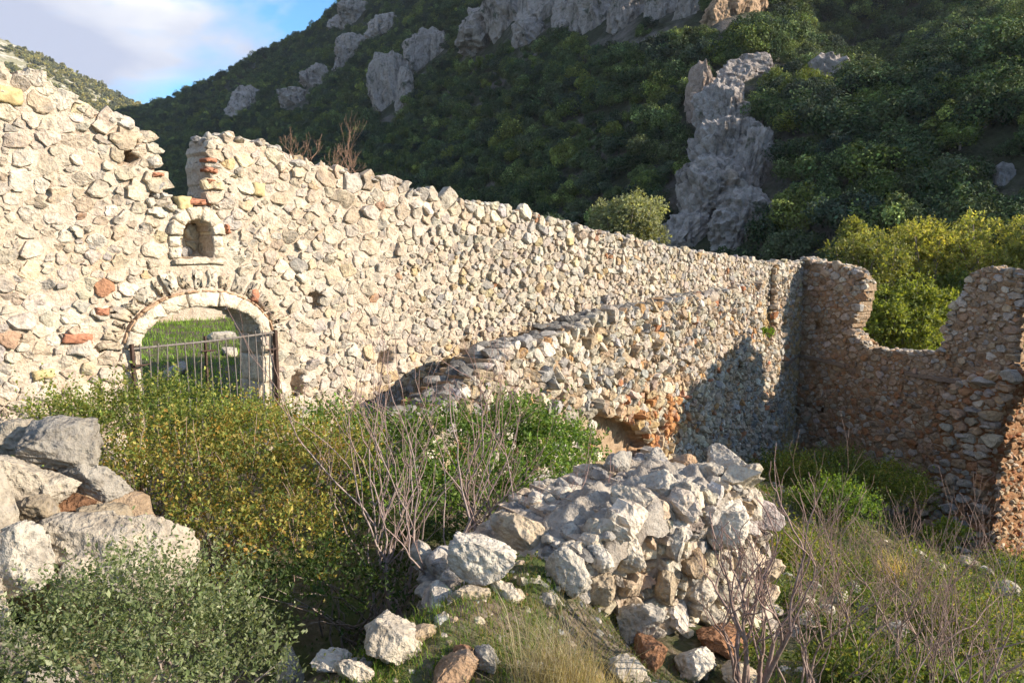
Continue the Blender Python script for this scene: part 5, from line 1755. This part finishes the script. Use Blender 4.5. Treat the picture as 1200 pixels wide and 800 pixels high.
# bank in the foreground
n = 26000
x, y = R.uniform(-1.6, 2.6, n), R.uniform(2.4, 4.4, n)
keep = (fbm(np.stack([x, y, 0 * x], -1) * 1.6, 5, 3) > -0.08) & (x > -1.15 + (y - 3.4) * 0.55)
B = on_ground(x[keep], y[keep])
grass_obj('grass', 'fresh green grass on the bank in the foreground', B, 0.055, 0.8, 0.0019, GRASS + [((0.30, 0.25, 0.12), 2)], 13)
# green meadow seen through the gateway
n = 26000
x, y = R.uniform(-13, -3.0, n), R.uniform(8.0, 22, n)
sd = (x - FA.P[0]) * FA.n[0] + (y - FA.P[1]) * FA.n[1]
keep = sd < -0.7
grass_obj('meadow_grass', 'bright green meadow seen through the arched gateway', on_ground(x[keep], y[keep]), 0.10, 0.6, 0.006, [((0.19, 0.32, 0.04), 4), ((0.24, 0.37, 0.055), 3), ((0.14, 0.24, 0.03), 3)], 14)
n = 16000
x, y = R.uniform(-1.0, 2.9, n), R.uniform(2.5, 4.7, n)
keep = (x > -1.0 + (y - 3.4) * 0.55)
grass_obj('turf', 'short matted turf and dead stalks on the bank', on_ground(x[keep], y[keep]), 0.028, 1.1, 0.0022, GRASS + [((0.28, 0.22, 0.12), 5), ((0.18, 0.13, 0.07), 3)], 113)
# dry tuft
for (px, Y, n, h, lab) in ((655, 3.45, 900, 0.36, 'big dry straw coloured grass tuft before the foreground rubble wall'), (710, 3.5, 500, 0.30, 'smaller dry grass tuft right of the big one'), (1060, 8.2, 160, 0.4, 'dry grass tuft on the slope before the broken wall end')):
    p = gbase(px, Y)
    x = p[0] + R.normal(0, 0.10, n); y = p[1] + R.normal(0, 0.07, n)
    grass_obj('dry_grass_tuft', lab, on_ground(x, y), h, 0.75, 0.0013 if Y < 5 else 0.003, STRAW, 15 + int(px), 'grass tuft', None, 'dry grass tufts')
p = gbase(650, 3.25)
x = p[0] + R.normal(0, 0.14, 700); y = p[1] + R.normal(0, 0.06, 700)
grass_obj('green_grass_tuft', 'green grass growing through the foot of the dry tuft', on_ground(x, y), 0.16, 0.6, 0.002, GRASS, 19, 'grass tuft', None)
# weeds over the slope on the right and in the hollow
n = 18000
Y = 3.9 + 14 * R.random(n) ** 1.5
px = R.uniform(880, 1260, n)
x = (px - 600) / FPX * Y * 1.02
keep = (fbm(np.stack([x, Y, 0 * x], -1) * 0.9, 15, 3) > -0.15)
B = on_ground(x[keep], Y[keep])
D = unit(np.stack([R.normal(0, 0.5, len(B)), R.normal(0, 0.5, len(B)), np.ones(len(B))], -1))
V, q, c = sprigs(B, D, 0.10 + 0.16 * R.random(len(B)), 8, 0.035, 0.45, W_PAL, 16)
o = obj('weeds', make_mesh('weeds', V, q, None, c, False), M_LEAF)
tag(o, 'low weeds covering the slope inside the ruin', 'weeds', None, 'stuff')
n = 4200
x, y = R.uniform(4.0, 14, n), R.uniform(7, 18, n)
keep = (x / y < 0.75) & (x / y > 0.28)
grass_obj('slope_grass', 'dry and green grass on the slope inside the ruin', on_ground(x[keep], y[keep]), 0.22, 0.7, 0.004, W_PAL + [((0.36, 0.30, 0.16), 4)], 17)
# yellow spurge
p = gbase(1110, 14.6)
S = [L(1096, 630, 14.6, 0.17), L(1112, 622, 14.6, 0.2), L(1126, 630, 14.5, 0.17), L(1106, 640, 14.4, 0.2)]
shrub('spurge_plant', 'yellow flowering spurge before the thick wall end', 'plant', None, p, S, 120, 0.06, 0.5, [((0.36, 0.40, 0.05), 3), ((0.24, 0.32, 0.06), 2)], 71, 8, 0.14)

# pebbles and crumbled mortar on the bank
n = 1500
x, y = R.uniform(-1.2, 2.6, n), R.uniform(2.5, 4.6, n)
g_ = on_ground(x, y)
o = rocks_joined('pebbles', [(p_, np.array([1.2, 1.0, 0.7]) * s_) for p_, s_ in zip(g_, np.exp(R.normal(-4.15, 0.62, n)))], None, M_BOULDER, 2, PAL_WARM)
tag(o, 'pebbles and crumbled mortar strewn over the bank', 'pebbles', None, 'stuff')
n = 700
x, y = R.uniform(3.0, 10, n), R.uniform(4.5, 17, n)
g_ = on_ground(x, y)[(x / y < 0.75)]
o = rocks_joined('rubble_scatter', [(p_, np.array([1.3, 1.0, 0.6]) * s_) for p_, s_ in zip(g_, np.exp(R.normal(-3.0, 0.45, n)))], None, M_BOULDER, 2, PAL_WARM)
tag(o, 'small fallen stones strewn over the slope inside the ruin', 'rubble', None, 'stuff')
n = 2200
x, y = R.uniform(-1.0, 2.9, n), R.uniform(2.5, 4.7, n)
keep = (x > -0.95 + (y - 3.4) * 0.55) & (fbm(np.stack([x, y, 0 * x], -1) * 2.2, 25, 3) > -0.1)
B = on_ground(x[keep], y[keep])
D = unit(np.stack([R.normal(0, 0.8, len(B)), R.normal(0, 0.8, len(B)), np.ones(len(B))], -1))
V, q, c = sprigs(B, D, 0.03 + 0.05 * R.random(len(B)), 6, 0.016, 0.6, W_PAL + [((0.30, 0.28, 0.06), 3)], 26)
o = obj('bank_weeds', make_mesh('bank_weeds', V, q, None, c, False), M_LEAF)
tag(o, 'tiny leafy weeds and moss on the bank in the foreground', 'weeds', None, 'stuff')
# loose stones on the slope
spots = [(965, 720), (990, 735), (940, 705), (1010, 715), (975, 748), (955, 690), (1000, 690), (930, 745), (1080, 655), (1095, 668), (1045, 745), (1020, 760), (985, 705), (905, 720), (1060, 580), (1050, 600), (1155, 672), (1172, 668), (1138, 665), (945, 730)]
for i, (px, py) in enumerate(sorted(spots)):
    p = ground_hit(px, py)
    m = np.linalg.norm(p - np.array([0, 0, EYE])) / FPX
    s = random.uniform(7, 15) * m
    o = rock('rock', p + np.array([0, 0, s * 0.25]), (s * 1.2, s, s * 0.65), None, 3, None, None, None, M_BOULDER)
    tag(o, 'loose grey stone among the weeds on the right slope, ' + ORD[i], 'rock', 'loose stones on the slope')
for i, (px, py, Y, s, lab) in enumerate(((203, 405, 13.0, 0.22, 'pale rock on the meadow behind the gate, left'), (262, 395, 16.5, 0.26, 'pale rock on the meadow behind the gate, far right'), (268, 402, 15.0, 0.2, 'small grey rock on the meadow behind the gate'))):
    p = at(px, py, Y); p[2] = float(ground_z(p[0], p[1])) + s * 0.25
    tag(rock('rock', p, (s * 1.4, s, s * 0.7), None, 3, None, None, None, M_BOULDER), lab, 'rock')
# low wall at the end of the meadow
FM = Frame(at(150, 380, 19.0)[:2], at(330, 380, 21.5)[:2])
mz = float(ground_z(*FM.xyz(2, 0, 0)[:2], False))
pm = [(-2.5, mz - 0.2), (FM.L + 2.5, mz - 0.2), (FM.L + 2.5, mz + 0.62), (-2.5, mz + 0.66)]
rootM = empty('low_wall', FM.xyz(FM.L / 2, mz, 0))
tag(rootM, 'low wall with terracotta top at the end of the meadow behind the gate', 'wall')
V, Q, nf, rimM = slab(FM, pm, [], 0.5, 0.12, lambda u, z: 0.02 * fbm(np.stack([u, z, 0 * u], -1) * 3, 3, 3), 24)
obj('wall_core', make_mesh('wall_core', V, Q, None, None, True, nf), M_MORTAR, rootM)
for k in range(22):
    u = -2.4 + k * (FM.L + 4.8) / 22
    poly_stone('ridge_tile', FM, [(u, mz + 0.60), (u + 0.27, mz + 0.60), (u + 0.27, mz + 0.80), (u, mz + 0.80)], -0.5, 0.06, 0.02, M_BRICK, rootM, None, 12, 0.004, k)

# ------------------------------------------------------------------ trees beyond the ruin
def leafy_tree(name, label, base, crown_c, rad, n, leaf, cols, seed, group=None, blobs=44, trans=None):
    R = np.random.default_rng(seed)
    base = np.asarray(base, float); crown_c = np.asarray(crown_c, float); rad = np.asarray(rad, float)
    root = empty(name, base)
    tag(root, label, 'tree', group)
    d = unit(R.normal(size=(blobs, 3)))
    ctr = crown_c + d * rad * (R.uniform(0.25, 0.85, blobs) ** 0.6)[:, None]
    br = R.uniform(0.16, 0.34, blobs) * rad.mean()
    limbs = []
    fork = base + (crown_c - base) * np.array([1, 1, 0.45]); 
    V, q, c = tubes([(curve(base - np.array([0, 0, 0.2]), (base + fork) / 2 + np.array([0.1, 0, 0]), fork, 8, 0.03, R), np.linspace(0.16, 0.11, 8) * rad.mean() / 2)], 8)
    trunk = centred('trunk', V, q, None, c, M_BARK, root)
    for k in range(blobs):
        mid = (fork + ctr[k]) / 2 + R.normal(0, 0.15, 3)
        limbs.append((curve(fork, mid, ctr[k] + unit(ctr[k] - fork) * br[k] * 0.5, 8, 0.05, R), np.linspace(0.06, 0.012, 8) * rad.mean() / 2))
    V, q, c = tubes(limbs, 5)
    obj('limbs', make_mesh('limbs', V, q, None, c), M_BARK, trunk)
    b = R.integers(0, blobs, n)
    dd = unit(R.normal(size=(n, 3)) + np.array([0, 0, 0.2]))
    B = ctr[b] + dd * (br[b] * R.uniform(0.35, 1.0, n) ** 0.5)[:, None]
    D = unit(dd + R.normal(0, 0.6, (n, 3)))
    cl = np.exp(R.normal(0, 0.16, blobs))[b]
    V, q, c = sprigs(B, D, leaf * 2.6, 6, leaf, 0.6, cols, seed, 0.1, cl)
    obj('crown', make_mesh('crown', V, q, None, c, False), M_LEAF, root)
YG = [((0.25, 0.26, 0.06), 5), ((0.32, 0.31, 0.085), 4), ((0.18, 0.21, 0.05), 3), ((0.38, 0.33, 0.11), 1)]
DG = [((0.15, 0.19, 0.045), 4), ((0.20, 0.23, 0.06), 3), ((0.10, 0.14, 0.032), 2)]
OL = [((0.33, 0.33, 0.17), 4), ((0.41, 0.40, 0.22), 3), ((0.24, 0.255, 0.125), 3)]
def tree_px(px, py, Y, rx, rz, lab, cols, seed, n=2600, leaf=0.16, grp='yellow green trees behind the back wall'):
    c = at(px, py, Y)
    leafy_tree('broadleaf_tree', lab, (c[0], c[1], float(ground_z(c[0], c[1], False)) - 0.1), c, (rx, rx * 0.9, rz), n, leaf, cols, seed, grp)
tree_px(1012, 330, 31, 1.9, 1.9, 'yellow green tree seen just right of the back wall corner', YG, 301, 2000, 0.12)
tree_px(1085, 318, 33, 2.9, 2.5, 'tall yellow green tree above the window gap', YG, 302, 3200, 0.12)
tree_px(1175, 310, 32, 2.7, 2.3, 'yellow green tree above the right end of the back wall', YG, 303, 3000, 0.12)
tree_px(1055, 378, 29, 2.0, 1.7, 'darker green tree filling the window gap', DG, 304, 3000, 0.13)
tree_px(1235, 320, 30, 2.0, 2.2, 'yellow green tree cut by the right edge', YG, 305, 2600, 0.13)
tree_px(1125, 370, 30, 1.6, 1.6, 'green tree behind the right side of the window gap', DG, 306, 2200, 0.13)
tree_px(738, 262, 34, 1.75, 1.4, 'round olive green tree standing alone above the long wall', OL, 307, 3400, 0.12, None)
tree_px(1000, 272, 40, 0.5, 0.5, 'small yellow treetop above the wall corner', YG, 308, 500, 0.16, None)
tree_px(650, 285, 45, 1.5, 1.4, 'grey green shrubby tree just left of the round olive tree', [((0.07, 0.10, 0.06), 1), ((0.10, 0.13, 0.08), 1)], 309, 1500, 0.16, None)

# ------------------------------------------------------------------ the air of the valley
def build_haze():
    x0, x1, y0, y1, z0, z1 = -1750.0, 1750.0, -1750.0, 1750.0, -60.0, 340.0
    V = [(x, y, z) for x in (x0, x1) for y in (y0, y1) for z in (z0, z1)]
    q = [(0, 1, 3, 2), (4, 6, 7, 5), (0, 4, 5, 1), (2, 3, 7, 6), (0, 2, 6, 4), (1, 5, 7, 3)]
    m = bpy.data.materials.new('valley_haze')
    m.use_nodes = True
    nt = m.node_tree
    nt.nodes.clear()
    out = nt.nodes.new('ShaderNodeOutputMaterial')
    v = nt.nodes.new('ShaderNodeVolumePrincipled')
    v.inputs['Color'].default_value = (0.82, 0.90, 1.0, 1)
    v.inputs['Density'].default_value = 0.00012
    v.inputs['Anisotropy'].default_value = 0.2
    nt.links.new(v.outputs[0], out.inputs['Volume'])
    o = obj('haze', make_mesh('haze', np.array(V), np.array(q), None, None, False), m)
    tag(o, 'thin bluish haze hanging in the valley', 'haze', None, 'stuff')
build_haze()
scene.cycles.volume_bounces = 0
